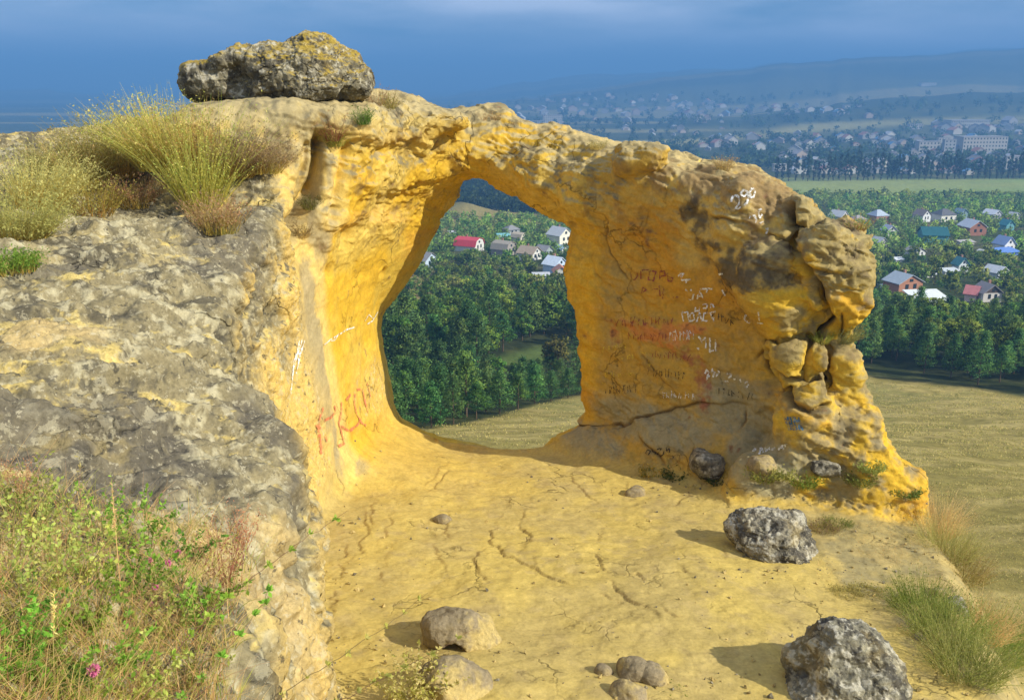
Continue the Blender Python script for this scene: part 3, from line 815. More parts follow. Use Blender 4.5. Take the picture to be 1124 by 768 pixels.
# the arch has three parts: buttress, span and pillar
ctr = P[rq].mean(1)
part = np.full(len(rq), -1)
is_a = fc == 2
cu = (ctr[:, 0] - P0[0]) * PT[0] + (ctr[:, 1] - P0[1]) * PT[1]
part[is_a] = 1
part[is_a & ((ctr[:, 0] < -1.9) | ((ctr[:, 0] < -0.9) & (ctr[:, 2] < -2.2)))] = 0
part[is_a & ((cu > 0.2) | ((cu > -1.5) & (ctr[:, 0] > 0) & (ctr[:, 2] < -2.3)))] = 2
part[is_a & (ctr[:, 2] > -2.0) & (cu < 0.9) & (cu > 0.2)] = 1
# loose scraps of a part go to the part beside them
for pid in (0, 2, 1):
    fi = np.nonzero(part == pid)[0]
    us, q = np.unique(rq[fi], return_inverse=True); q = q.reshape(-1, 4); lab = np.arange(len(us))
    o_ = np.argsort(q.ravel(), kind='stable'); st_ = np.searchsorted(q.ravel()[o_], np.arange(len(us))); fo_ = o_ // 4
    for _ in range(600):
        new = np.minimum(lab, np.minimum.reduceat(lab[q].min(1)[fo_], st_)); new = new[new]; new = new[new]
        if (new == lab).all(): break
        lab = new
    fl_ab = lab[q[:, 0]]; ids, cn = np.unique(fl_ab, return_counts=True)
    for k in ids[cn < cn.max()]:
        sel = fi[fl_ab == k]; xm = ctr[sel, 0].mean()
        part[sel] = (0 if xm < -1 else 2) if pid == 1 else 1
def submesh(name, sel, mat):
    q = rq[sel]
    used, inv = np.unique(q, return_inverse=True)
    return mesh_np(name, P[used], inv.reshape(-1, 4), True, col[used], N1[used], [mat])
ledge = link('rock_ledge', submesh('rock_ledge', fc == 1, M_ROCK)); tag(ledge, kind='structure')
outcrop = link('rock_outcrop', submesh('rock_outcrop', fc == 0, M_CRUST))
tag(outcrop, 'big sloping grey and yellow lichen crusted outcrop filling the left side, below the arch buttress', 'rock outcrop')
arch = empty('rock_arch', (0, 0, 0))
tag(arch, 'natural sandstone arch, a ring of yellow rock with a large hole and scrawled pillar', 'rock arch')
link('buttress', submesh('buttress', part == 0, M_ROCK), arch)
link('span', submesh('span', part == 1, M_ROCK), arch)
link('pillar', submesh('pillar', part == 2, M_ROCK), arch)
ROCK_BVH = BVHTree.FromPolygons([tuple(p) for p in P.tolist()], [tuple(f) for f in rq[(P[rq][:, :, 1] < 18).all(1)].tolist()])
def rock_hit(px, py):
    a, b = ray(px, py)
    d = Vector((a, 1, b)).normalized()
    h = ROCK_BVH.ray_cast(Vector((0, 0, 0)), d)
    return h[0], h[1]
print('rock done',_t.time()-_t0)
# ------------------------------------------------------------------ terrain: one sheet out to the horizon
T_Y = [-20000, 0, 15, 100, 150, 230, 300, 440, 600, 800, 1300, 2000, 20000]
T_Z = [-13, -11.5, -13.0, -35.1, -41, -47.5, -52, -60, -66, -70, -72, -72, -72]
def ridge_tab(rows, r):
    az = [math.atan((px - 562) / F_PX * 1.0) for px, py in rows]
    return az, [ray(px, py)[1] * r for px, py in rows]
RB = ridge_tab([(-600, 120), (300, 122), (480, 116), (560, 112), (620, 102), (700, 90), (760, 79), (830, 74), (900, 68), (1000, 60), (1124, 50), (1500, 45), (2200, 70)], 3000)
RA = ridge_tab([(-900, 100), (-200, 95), (0, 101), (60, 99), (115, 102), (150, 106), (200, 109), (480, 107), (560, 95), (640, 83), (720, 78), (820, 72), (1000, 60), (1124, 48), (1500, 50), (2200, 90)], 4600)
RC = ridge_tab([(-600, 160), (700, 140), (780, 128), (850, 122), (930, 112), (1010, 104), (1124, 98), (1300, 96), (2000, 130)], 1900)
def terrain(x, y):
    x = np.asarray(x, float); y = np.asarray(y, float)
    r = np.hypot(x, y)
    d = np.where(y > 0, np.maximum(y, .55 * r), -r * .3)
    z = np.interp(d, T_Y, T_Z)
    az = np.arctan2(x, np.maximum(y, 1e-3))
    for (tab, R0, R1) in ((RC, 1250, 1900), (RB, 2000, 3000), (RA, 3300, 4600)):
        crest = np.interp(az, *tab) + R1 * .0022 * vnoise(az * 26, az * 0 + R1 * .01, az * 0, 305) + R1 * .0010 * vnoise(az * 90, az * 0, az * 0, 306)
        s = sstep(R0, R1, y + 0 * x) * (y > 0)
        wob = 8 * vnoise(x * .003, y * .003, 0 * x, 300) + 3 * vnoise(x * .012, y * .012, 0 * x, 301)
        z = np.where(y > R0, np.maximum(z, z + (crest * np.clip(y / R1, 0, 1.15) - z) * s + wob * s * (1 - s) * 2.0), z)
    # slope skirting the ledge
    dd = poly_sdf(x.astype(np.float32), y.astype(np.float32), F_POLY)
    skirt = -7.4 - .62 * np.maximum(dd, 0)
    z = np.where(r < 60, np.maximum(z, skirt), z)
    z = z + .35 * vnoise(x * .08, y * .08, 0 * x, 310) * sstep(15, 40, r) + .12 * vnoise(x * .4, y * .4, 0 * x, 311) * sstep(8, 20, r)
    # the bare mound behind the gardens
    for (px, py, Y, hgt, rad) in ((505, 252, 405, 5.0, 15), (560, 252, 405, 1.6, 22), (480, 252, 405, 1.8, 20)):
        a, b = ray(px, py)
        z = z + hgt * np.exp(-((x - a * Y) ** 2 + (y - Y) ** 2) / rad ** 2)
    return z
def ground_pt(px, py, lo=12.0, hi=8000.0):
    a, b = ray(px, py)
    Ys = np.geomspace(lo, hi, 420)
    f = b * Ys - terrain(a * Ys, Ys)
    i = int(np.argmax(f < 0))
    if f[i] >= 0: i = len(Ys) - 1
    Y0, Y1 = Ys[max(i - 1, 0)], Ys[i]
    for _ in range(3):
        q = np.linspace(Y0, Y1, 24)
        k = max(1, int(np.argmax(b * q - terrain(a * q, q) < 0)))
        Y0, Y1 = q[k - 1], q[k]
    return Vector((a * Y1, Y1, float(terrain(a * Y1, Y1))))
_az = np.concatenate([np.linspace(-math.pi, -.75, 60, endpoint=False), np.linspace(-.75, .75, 520, endpoint=False), np.linspace(.75, math.pi, 60, endpoint=False)])
_rr = np.concatenate([[0.5], np.geomspace(5, 11500, 620)])
AZ, RR = np.meshgrid(_az, _rr, indexing='ij')
TX, TY = RR * np.sin(AZ), RR * np.cos(AZ)
TZ = terrain(TX, TY)
na, nr = AZ.shape
ii, jj = np.meshgrid(np.arange(na), np.arange(nr - 1), indexing='ij')
i2 = (ii + 1) % na
tq = np.stack([ii * nr + jj, ii * nr + jj + 1, i2 * nr + jj + 1, i2 * nr + jj], -1).reshape(-1, 4)[:, ::-1]
tp = np.stack([TX, TY, TZ], -1).reshape(-1, 3)
# land cover
tx, ty = tp[:, 0], tp[:, 1]
tr = np.hypot(tx, ty)
g1 = fbm(tx * .05, ty * .05, 0 * tx, 4, 320); g2 = fbm(tx * .5, ty * .5, 0 * tx, 4, 330); g3 = fbm(tx * .006, ty * .006, 0 * tx, 3, 340)
gl = fbm(tx * .25, ty * .9, 0 * tx, 3, 345)
tc_ = lerp(C(.275, .225, .065)[None], C(.43, .34, .12)[None], sstep(-.3, .35, gl + .5 * g1))       # dry meadow
tc_ = lerp(tc_, C(.18, .175, .05)[None], sstep(.05, .45, g1 + .4 * g2) * .7)
wood_y = np.interp(tx, [-60, -12, -4, 6, 30, 45, 60, 90], [55, 63, 72, 98, 112, 112, 100, 92])
tc_ = lerp(tc_, lerp(C(.035, .045, .015)[None], C(.07, .075, .025)[None], sstep(-.2, .4, g2)), sstep(-1, 3, ty - wood_y + 2 * g2))
vil = sstep(170, 215, ty)
tc_ = lerp(tc_, lerp(C(.05, .07, .022)[None], C(.11, .11, .045)[None], sstep(-.1, .4, g1)), vil)
def zone(pxpoly, feather=.06):
    """mask of a ground area outlined by pixels, laid out on the terrain in world space"""
    w = [ground_pt(*p) for p in pxpoly]
    lp = np.array([(p.x, p.y) for p in w], np.float32)
    d = poly_sdf(tx.astype(np.float32), ty.astype(np.float32), lp)
    return 1 - sstep(-.02, .02, d / np.maximum(ty, 10))
field = zone([(600, 196.5), (1300, 196), (1300, 221), (1000, 221), (900, 222), (760, 230), (620, 238)])
tc_ = lerp(tc_, lerp(C(.20, .28, .07)[None], C(.26, .30, .09)[None], sstep(-.3, .3, g3 + .3 * g1)), field)
mound = zone([(440, 250), (470, 236), (500, 225), (540, 228), (600, 238), (600, 250), (540, 256), (440, 256)])
tc_ = lerp(tc_, C(.24, .20, .075)[None], mound)
glade = zone([(528, 398), (560, 388), (612, 376), (625, 384), (600, 396), (545, 404)])
tc_ = lerp(tc_, C(.10, .14, .035)[None], glade)
strip = zone([(430, 300), (470, 290), (480, 330), (440, 340)])
tc_ = lerp(tc_, C(.28, .22, .09)[None], strip)
# fields, woods and town on the far plain and hills
far = sstep(760, 820, ty)
bands = fbm(tx * .0016, ty * .0045, 0 * tx, 4, 350)
fcol = lerp(C(.05, .065, .025)[None], C(.10, .11, .045)[None], sstep(-.2, .3, bands + .3 * g3))
yel = sstep(.15, .3, fbm(tx * .0012, ty * .006, 0 * tx, 2, 360)) * sstep(1200, 1350, ty)
fcol = lerp(fcol, C(.25, .22, .09)[None], yel * .8)
lightband = zone([(560, 158), (780, 152), (880, 136), (1300, 124), (1300, 130), (980, 138), (860, 147), (760, 160), (620, 166)])
fcol = lerp(fcol, C(.32, .29, .11)[None], lightband * .9)
fcol = lerp(fcol, C(.025, .035, .02)[None], sstep(2200, 3000, ty) * .6)
tc_ = lerp(tc_, fcol, far)
tc_ = np.clip(tc_ * (1 + .18 * g2)[:, None], .01, .9)
m, nt, b = new_mat('hillside_ground', .95)
b.inputs['Specular IOR Level'].default_value = .05
a_ = nt.nodes.new('ShaderNodeAttribute'); a_.attribute_name = 'Col'
gp = nt.nodes.new('ShaderNodeNewGeometry')
mp = nt.nodes.new('ShaderNodeMapping'); mp.inputs['Scale'].default_value = (1, 2.2, 1); mp.inputs['Rotation'].default_value = (0, 0, .35)
nt.links.new(gp.outputs['Position'], mp.inputs['Vector'])
f = maprange(nt, noise(nt, 1.2, 9, .75, gp.outputs['Position']), .3, .7, .62, 1.4)
nt.links.new(rgb_scale(nt, a_.outputs['Color'], f), b.inputs['Base Color'])
bp = nt.nodes.new('ShaderNodeBump'); bp.inputs['Strength'].default_value = .7; bp.inputs['Distance'].default_value = .25
nt.links.new(noise(nt, 5.0, 8, .75, gp.outputs['Position']), bp.inputs['Height']); nt.links.new(bp.outputs['Normal'], b.inputs['Normal'])
M_GROUND = m
hill = link('hillside', mesh_np('hillside', tp, tq, True, tc_, None, [M_GROUND])); tag(hill, kind='structure')

# ------------------------------------------------------------------ haze
HZ = dict(density=.00060, color=(.15, .385, .80))
bm_v = [(sx * 12500, sy * 12500, zz) for zz in (-95, 215) for sx, sy in ((-1, -1), (1, -1), (1, 1), (-1, 1))]
bm_f = [(0, 3, 2, 1), (4, 5, 6, 7), (0, 1, 5, 4), (1, 2, 6, 5), (2, 3, 7, 6), (3, 0, 4, 7)]
hm = bpy.data.materials.new('haze'); hm.use_nodes = True
hn = hm.node_tree; hn.nodes.clear()
ho = hn.nodes.new('ShaderNodeOutputMaterial'); hv = hn.nodes.new('ShaderNodeVolumePrincipled')
hv.inputs['Density'].default_value = HZ['density']; hv.inputs['Color'].default_value = (*HZ['color'], 1)
hv.inputs['Anisotropy'].default_value = 0.0
hn.links.new(hv.outputs['Volume'], ho.inputs['Volume'])
haze = link('haze', mesh_np('haze', np.array(bm_v), np.array(bm_f), False, None, None, [hm])); tag(haze, kind='stuff')
print('terrain done',_t.time()-_t0)
# ------------------------------------------------------------------ loose rocks
def lump(lobes, center, h=.045, k=.12, amp=(.10, .05, .018), seed=0, stretch=(1, 1, 1), dig=None, sub=1, cuts=0):
    """lobes: (dx, dy, dz, rx, ry, rz, exponent) in metres about the base point; returns vertices, quads"""
    lb = np.array([l[:6] for l in lobes])
    lo = (lb[:, :3] - lb[:, 3:6]).min(0) - .25; hi = (lb[:, :3] + lb[:, 3:6]).max(0) + .25
    g = [np.arange(lo[i], hi[i], h, dtype=np.float32) for i in range(3)]
    X, Y, Z = g[0][:, None, None], g[1][None, :, None], g[2][None, None, :]
    f = None
    for (dx, dy, dz, rx, ry, rz, ex) in lobes:
        q = ((np.abs(X - dx) / rx) ** ex + (np.abs(Y - dy) / ry) ** ex + (np.abs(Z - dz) / rz) ** ex) ** (1 / ex)
        q = (q - 1) * min(rx, ry, rz)
        f = q if f is None else smin(f, q, k)
    rg = np.random.default_rng(seed + 100)
    for i in range(cuts):                                                    # broken facets
        L_ = lobes[rg.integers(0, len(lobes))]
        nn = rg.normal(size=3); nn /= np.linalg.norm(nn)
        reach = math.sqrt((nn[0] * L_[3]) ** 2 + (nn[1] * L_[4]) ** 2 + (nn[2] * L_[5]) ** 2)
        far_ = max((nn @ np.array(l[:3])) + math.sqrt((nn[0] * l[3]) ** 2 + (nn[1] * l[4]) ** 2 + (nn[2] * l[5]) ** 2) for l in lobes)
        f = smax(f, (X * nn[0] + Y * nn[1] + Z * nn[2]) - far_ * rg.uniform(.80, .93), .03)
    for (dx, dy, dz, rx, ry, rz) in (dig or []):
        q = (np.sqrt(((X - dx) / rx) ** 2 + ((Y - dy) / ry) ** 2 + ((Z - dz) / rz) ** 2) - 1) * min(rx, ry, rz)
        f = smax(f, -q, .05)
    v, q = surface_nets(f.astype(np.float32), (g[0][0], g[1][0], g[2][0]), h)
    for _ in range(sub): v, q = catmull(v, q)
    n = vnormals(v, q)
    a, b, c = v[:, 0] + seed * 3.7, v[:, 1] - seed * 1.9, v[:, 2] + seed
    s1 = fbm(a * 1.8, b * 1.8, c * 1.8, 4, seed); s2 = fbm(a * 4.5, b * 4.5, c * 6, 4, seed + 5, .6, True); s3 = fbm(a * 14, b * 14, c * 14, 4, seed + 9, .6)
    vor = np.floor(s1 * 5) / 5
    v = v + n * (amp[0] * (.6 * s1 + .5 * vor) + amp[1] * s2 + amp[2] * s3)[:, None]
    return v, q, (s1, s2, s3)
def lichen_colors(v, q, s, seed, yellow=.3, top_moss=.0, base=(.22, .195, .14)):
    n = vnormals(v, q)
    a, b, c = v[:, 0], v[:, 1], v[:, 2]
    t1 = fbm(a * 5 + seed, b * 5, c * 5, 5, seed + 20, .65); t2 = fbm(a * 13 + seed, b * 13, c * 13, 4, seed + 30, .65); t3 = fbm(a * 2.2, b * 2.2 + seed, c * 2.2, 3, seed + 40)
    col = lerp(C(*base)[None], C(.075, .068, .055)[None], sstep(-.16, .12, t1 - .30 * s[1] - .05) * .92)
    col = lerp(col, C(.48, .45, .36)[None], sstep(.16, .36, t2 - .5 * t1 + .18 * n[:, 2]) * .75)
    col = lerp(col, C(.42, .31, .10)[None], sstep(.1, .4, t3 + .3 * t2) * yellow)
    col = lerp(col, C(.34, .24, .035)[None], sstep(.35, .75, n[:, 2] + .7 * t3 + .3 * t1) * top_moss)
    return np.clip(col, .02, .9)
M_LICHEN = rock_material('lichen_boulder', .022, 26.0, (0.7, 1.25), local=True, lichen=.8, cells=2.4)
M_SANDROCK = rock_material('sand_boulder', .02, 30.0, (0.72, 1.25), local=True)
def boulder(name, label, cat, foot, lobes, seed, colour='lichen', group=None, **kw):
    cargs = {k_: kw.pop(k_) for k_ in ('yellow', 'top_moss', 'base') if k_ in kw}
    v, q, s = lump(lobes, foot, seed=seed, **kw)
    if colour == 'lichen':
        col = lichen_colors(v, q, s, seed, **cargs); mat = M_LICHEN
    else:
        col = lerp(C(.44, .335, .13)[None], C(.25, .20, .12)[None], sstep(-.2, .3, s[0] + .5 * s[2])); mat = M_SANDROCK
    o = link(name, mesh_np(name, v, q, True, col, None, [mat]), None, foot)
    return tag(o, label, cat, group)
# the perched boulder
c0 = at(300, 116, 13.3); u = .0133
def LB(px, py, rx, rz, ry, ex=2.5, dy=0.0):
    return ((px - 300) * u, dy, (116 - py) * u, rx * u, ry, rz * u, ex)
boulder('perched_boulder', 'large dark lichen covered boulder balanced on top of the arch buttress', 'boulder', c0,
        [LB(330, 80, 52, 27, .62, 2.8), LB(285, 84, 46, 24, .55, 2.6, -.05), LB(236, 88, 30, 17, .42, 2.4), LB(378, 92, 25, 13, .38, 2.6), LB(345, 56, 27, 14, .36, 2.4), LB(368, 70, 22, 18, .4, 2.6),
         LB(295, 104, 46, 16, .5, 2.4), LB(345, 98, 34, 12, .45, 2.6, -.15)], 3, yellow=.35, top_moss=.85, base=(.17, .15, .10), h=.05, k=.09, amp=(.17, .05, .028), cuts=4, dig=[((272 - 300) * u, -.62, (116 - 90) * u, .25, .30, .34), ((225 - 300) * u, -.1, -.05, .55, 1.0, .24), ((232 - 300) * u, -.1, .82, .50, 1.0, .30)], sub=2)
def px_m(Y, py):
    yc = -(py - 384) / F_PX
    return Y / (CP + yc * SP) / F_PX
def on_rock(px, py, sink=.0):
    for k in range(60):
        h, n = rock_hit(px - .5 * k * (px > 562) + .5 * k * (px < 562), py + 1.5 * k)
        if h is not None and h.y < 17: return Vector((h.x, h.y, h.z - sink))
    raise ValueError((px, py))
# boulder in the middle right
b1 = on_rock(850, 604, .15)
boulder('boulder', 'grey craggy lichen boulder on the yellow ledge just before the pillar foot', 'boulder', b1,
        [(-.02, .05, .30, .50, .42, .30, 2.8), (.20, -.10, .12, .34, .34, .26, 2.5), (-.28, .1, .30, .26, .3, .20, 2.5), (.08, .1, .45, .34, .3, .16, 2.6), (.30, .10, .22, .22, .3, .24, 2.4)], 11, yellow=.3, h=.035, k=.06, amp=(.13, .045, .03), sub=2, cuts=9)
b2 = on_rock(926, 752, .17)
boulder('boulder', 'biggest round pale grey lichen boulder at the lower right with a long shadow', 'boulder', b2,
        [(.02, 0, .34, .40, .42, .40, 2.1), (-.10, .0, .16, .37, .38, .29, 2.2), (.18, -.05, .26, .28, .34, .30, 2.1), (-.38, .12, .34, .12, .14, .13, 2.3), (-.30, -.12, .10, .28, .26, .20, 2.4), (.05, .1, .62, .28, .26, .18, 2.4)], 23, yellow=.28, h=.035, k=.07, amp=(.12, .035, .026), base=(.19, .175, .125), sub=2, cuts=7)
b3 = on_rock(505, 704, .10)
boulder('rock_block', 'overhanging sandstone block with a dark hollow beneath at the bottom centre', 'rock', b3,
        [(-.06, .05, .26, .24, .24, .16, 4.0), (.12, .02, .14, .24, .26, .18, 3.4), (-.20, .15, .16, .14, .2, .2, 3.5), (.24, .08, .04, .20, .26, .14, 3.0)], 31, 'sand', h=.03, k=.06, amp=(.05, .03, .012), dig=[(-.08, -.18, .08, .15, .2, .12)], sub=1, cuts=14)
b4 = on_rock(496, 762, .08)
boulder('rock_block', 'tall sandstone block standing lowest at the bottom centre behind yellow green leaves', 'rock', b4,
        [(0, 0, .12, .20, .24, .22, 4.0), (.12, .03, .02, .22, .24, .2, 3.4), (-.14, .05, .06, .16, .2, .2, 3.6), (.0, .12, .26, .15, .17, .10, 3.6)], 37, 'sand', h=.03, k=.06, amp=(.05, .03, .012), sub=1, cuts=14)
SMALL = [(662, 737, .075, 'sand', 'small round tan stone on the ledge left of a pair of larger bottom stones'), (693, 738, .13, 'sand', 'tan stone half buried at the bottom edge, right of the small round stone'),
         (720, 746, .12, 'sand', 'weathered stone beside grass at the bottom edge of the ledge'), (690, 764, .13, 'sand', 'pale stone cut by the bottom edge of the picture'),
         (776, 512, .26, 'lichen', 'grey boulder lying against the shaded foot of the pillar'), (834, 512, .17, 'sand', 'brown stone among weeds at the pillar foot'), (905, 516, .18, 'lichen', 'dark rounded stone below the pillar blocks, beside green weeds'),
         (485, 572, .10, 'sand', 'small knob of yellow sandstone rising alone from the ledge left of centre'), (697, 543, .12, 'sand', 'low tan lump on the ledge below the pillar foot'), (1008, 700, .07, 'sand', 'small pale stone beside the big green shrub at right'),
         (1030, 652, .09, 'sand', 'tan stone at the right brink of the ledge'), (1048, 668, .12, 'lichen', 'rough brown stone at the right brink of the ledge, below the dry tussock')]
for i, (px, py, r, kind, lab) in enumerate(SMALL):
    bp_ = on_rock(px, py, r * .25)
    boulder('stone', lab, 'stone', bp_, [(0, 0, r * .5, r * 1.15, r, r * .75, 3.6), (r * .4, .02, r * .35, r * .8, r * .8, r * .6, 2.4), (-r * .5, .0, r * .3, r * .7, r * .7, r * .5, 2.3)], 50 + i, kind, 'loose stones on the rock',
            h=r * .16, k=r * .3, amp=(r * .34, r * .08, r * .05), cuts=11)

# ------------------------------------------------------------------ writing on the rock
GLYPH = {
    '0': [[(.5, 1), (.15, .8), (.1, .3), (.45, 0), (.85, .25), (.85, .75), (.5, 1)]], '2': [[(.1, .75), (.3, 1), (.7, .95), (.8, .65), (.2, 0), (.9, .05)]],
    '9': [[(.8, .7), (.5, .45), (.15, .65), (.3, .98), (.7, .98), (.8, .7), (.75, .3), (.5, 0)]], '6': [[(.8, 1), (.35, .7), (.15, .3), (.4, 0), (.8, .2), (.6, .5), (.2, .35)]], '5': [[(.85, 1), (.3, 1), (.2, .55), (.7, .6), (.85, .3), (.5, 0), (.1, .1)]],
    '3': [[(.1, .95), (.7, 1), (.8, .75), (.4, .52), (.85, .3), (.6, 0), (.1, .05)]], '4': [[(.7, 0), (.7, 1), (.1, .35), (.95, .35)]],
    'И': [[(.1, 1), (.1, 0), (.85, 1), (.85, 0)]], 'Г': [[(.1, 0), (.1, 1), (.85, 1)]], 'О': [[(.5, 1), (.1, .7), (.1, .3), (.5, 0), (.9, .3), (.9, .7), (.5, 1)]], 'Р': [[(.1, 0), (.1, 1), (.7, 1), (.85, .75), (.7, .5), (.1, .5)]],
    'Ь': [[(.15, 1), (.15, 0), (.7, 0), (.8, .25), (.7, .5), (.15, .5)]], 'А': [[(0, 0), (.5, 1), (1, 0)], [(.2, .4), (.8, .4)]], 'Н': [[(.1, 1), (.1, 0)], [(.9, 1), (.9, 0)], [(.1, .5), (.9, .5)]],
    'Я': [[(.85, 0), (.85, 1), (.3, 1), (.15, .75), (.3, .5), (.85, .5)], [(.45, .5), (.1, 0)]], 'З': [[(.1, .9), (.5, 1), (.85, .8), (.45, .52), (.9, .25), (.5, 0), (.1, .1)]], 'Т': [[(0, 1), (1, 1)], [(.5, 1), (.5, 0)]],
    'П': [[(.1, 0), (.1, 1), (.9, 1), (.9, 0)]], 'Л': [[(0, 0), (.45, 1), (.9, 0)]], 'Е': [[(.9, 1), (.1, 1), (.1, 0), (.9, 0)], [(.1, .5), (.7, .5)]], 'В': [[(.1, 0), (.1, 1), (.7, .95), (.75, .6), (.1, .5), (.85, .4), (.8, .05), (.1, 0)]],
    'С': [[(.9, .85), (.5, 1), (.1, .7), (.1, .3), (.5, 0), (.9, .15)]], 'М': [[(0, 0), (.1, 1), (.5, .3), (.9, 1), (1, 0)]], 'Ш': [[(.1, 1), (.1, 0), (.9, 0), (.9, 1)], [(.5, 1), (.5, 0)]], 'К': [[(.1, 1), (.1, 0)], [(.85, 1), (.1, .5), (.9, 0)]],
    'Ц': [[(.1, 1), (.1, 0), (.85, 0), (.85, 1)], [(.85, 0), (1, -.2)]], '-': [[(.2, .5), (.8, .5)]], 'L': [[(.15, 1), (.15, 0), (.8, 0)]], ' ': []}
PAINT = {}
def paint(name, col):
    if name not in PAINT:
        m, nt, b = new_mat('paint_' + name, .9)
        b.inputs['Base Color'].default_value = (*col, 1)
        g = nt.nodes.new('ShaderNodeNewGeometry')
        n = noise(nt, 55, 4, .7, g.outputs['Position'])
        n2 = noise(nt, 14, 3, .6, g.outputs['Position'])
        ad = nt.nodes.new('ShaderNodeMath'); ad.operation = 'ADD'; nt.links.new(n, ad.inputs[0]); nt.links.new(n2, ad.inputs[1])
        nt.links.new(maprange(nt, ad.outputs[0], .86, 1.06, 0.0, .95), b.inputs['Alpha'])          # paint worn off the grain
        PAINT[name] = m
    return PAINT[name]
def strokes(name, lines, width, mat, parent, label=None):
    """ribbons lying 6 mm off the rock along pixel polylines"""
    vs, fs = [], []
    for ln in lines:
        pts = []
        for (a, b) in zip(ln[:-1], ln[1:]):
            n = max(2, int(math.hypot(b[0] - a[0], b[1] - a[1]) / 1.2))
            for i in range(n):
                t = i / n; pts.append((a[0] + (b[0] - a[0]) * t, a[1] + (b[1] - a[1]) * t))
        pts.append(ln[-1])
        hit = [rock_hit(*p) for p in pts]
        hit = [(h, n) for h, n in hit if h is not None]
        if len(hit) < 2: continue
        base = len(vs)
        for i, (h, n) in enumerate(hit):
            t = (hit[min(i + 1, len(hit) - 1)][0] - hit[max(i - 1, 0)][0])
            s = t.cross(n)
            if s.length < 1e-6: s = Vector((0, 0, 1))
            s.normalize()
            if n.dot(h) > 0: n = -n
            w = width * (.75 + .5 * random.random())
            vs += [h + n * .016 + s * w / 2, h + n * .016 - s * w / 2]
            if i and (h - hit[i - 1][0]).length < .25:
                k = base + 2 * i
                fs.append((k - 2, k - 1, k + 1, k))
    if not fs: return None
    o = link(name, mesh_np(name, np.array([tuple(v) for v in vs]), np.array(fs), True, None, None, [mat]), parent)
    if label: o['label'] = label
    return o
def text_lines(txt, px, py, w, h, slope=0.0, jitter=.06):
    """text in a pixel box: left, baseline, letter width, letter height"""
    out = []
    for i, ch in enumerate(txt):
        for ln in GLYPH.get(ch, []):
            out.append([(px + i * w * 1.18 + (gx + random.uniform(-jitter, jitter)) * w, py - (gy + random.uniform(-jitter, jitter)) * h + slope * (i * w * 1.18 + gx * w)) for gx, gy in ln])
    return out
random.seed(5)
pillar_o = [c for c in arch.children if c.name.startswith('pillar')][0]
butt_o = [c for c in arch.children if c.name.startswith('buttress')][0]
WHITE, RED, YEL, BLACK, BLUE, PINK = paint('white', (.75, .75, .72)), paint('red', (.27, .07, .05)), paint('yellow', (.62, .45, .06)), paint('black', (.04, .035, .03)), paint('blue', (.06, .14, .22)), paint('pink', (.62, .20, .09))
W = .030
def scrib(x0, y0, x1, y1, n, h):
    """a row of short worn strokes too faded to read"""
    out = []
    for i in range(n):
        a = x0 + (x1 - x0) * (i + random.random() * .5) / n; b = y0 + (y1 - y0) * i / n
        out.append([(a + random.uniform(-1, 1), b), (a + random.uniform(-1, 1.5), b - h * random.uniform(.5, 1))])
        if random.random() < .6: out.append([(a, b - h * random.random()), (a + random.uniform(1.5, 3.5), b - h * random.random())])
    return out
strokes('graffiti', [[(803, 222), (804, 217), (808, 214.5), (811.5, 217), (812.5, 222), (811, 225), (807.5, 229), (813.5, 228)],
                     [(820, 212), (817, 216), (814, 216), (813.5, 212), (816, 209), (820, 210), (821.5, 216), (820, 223), (816.5, 226)],
                     [(825, 207), (822.5, 211), (824, 217), (827, 216), (828, 210), (826, 207)]], W, WHITE, pillar_o, 'white painted number 290')
strokes('graffiti', [[(822.5, 241), (824, 237), (828, 237), (830, 241), (829.5, 245)], [(835.5, 229), (832, 233), (832.5, 238), (834.5, 240)], [(834, 238), (837, 236)], [(834, 246), (838, 244)], [(840, 252), (843, 251), (841, 256)]], W * .85, WHITE, pillar_o)
strokes('graffiti', [[(693, 299), (694, 306), (697, 307), (700, 303), (700, 298)], [(704, 306), (704, 297), (712, 296.5)], [(713, 298), (712, 307), (718, 308), (720, 298), (713, 297)], [(725, 307), (725, 298), (730, 297), (731, 302), (726, 303)], [(733, 300), (734, 308), (738, 309), (739, 305), (734, 303)]], .024, RED, pillar_o, 'faded red painted letters')
strokes('graffiti', [[(705, 322), (706, 315), (710, 318), (706, 321)], [(716, 318), (723, 317)], [(724, 314), (725, 324)], [(729, 315), (728, 328)], [(739, 326), (745, 326)]], .022, RED, pillar_o)
strokes('graffiti', [[(745, 303), (747, 300.5), (751, 301), (748, 304)], [(748, 307), (758, 307)], [(754, 307), (753, 311)], [(790, 301), (794, 300)], [(753, 317), (755, 320)], [(759, 317), (759, 319)], [(756, 328), (760, 328), (762, 322)],
                     [(765, 328), (769, 319), (772, 327)], [(766, 325), (772, 324)], [(769, 317), (783, 316.5)], [(777, 317), (776, 321)], [(793, 318), (796, 324)]], .026, WHITE, pillar_o)
strokes('graffiti', [[(764, 337), (763, 342), (768, 341), (769, 337)], [(772, 335), (777, 334), (776, 338), (772, 338)], [(781, 333), (780, 338)], [(782, 334), (784, 338)],
                     [(749, 343), (751, 353)], [(755, 343), (757, 353)], [(749, 343), (755, 343)], [(761, 343), (763, 350), (758, 353), (758, 345), (761, 343)], [(765, 354), (768, 343), (771, 353)], [(778, 343), (773, 344), (772, 352), (777, 353)], [(786, 342), (780, 343), (784, 353)], [(781, 348), (785, 348)]], .022, WHITE, pillar_o)
strokes('graffiti', [[(819, 345), (817, 349), (820, 353), (824, 354)], [(833, 342), (834, 351)], [(832, 354), (838, 354)]], .026, WHITE, pillar_o)
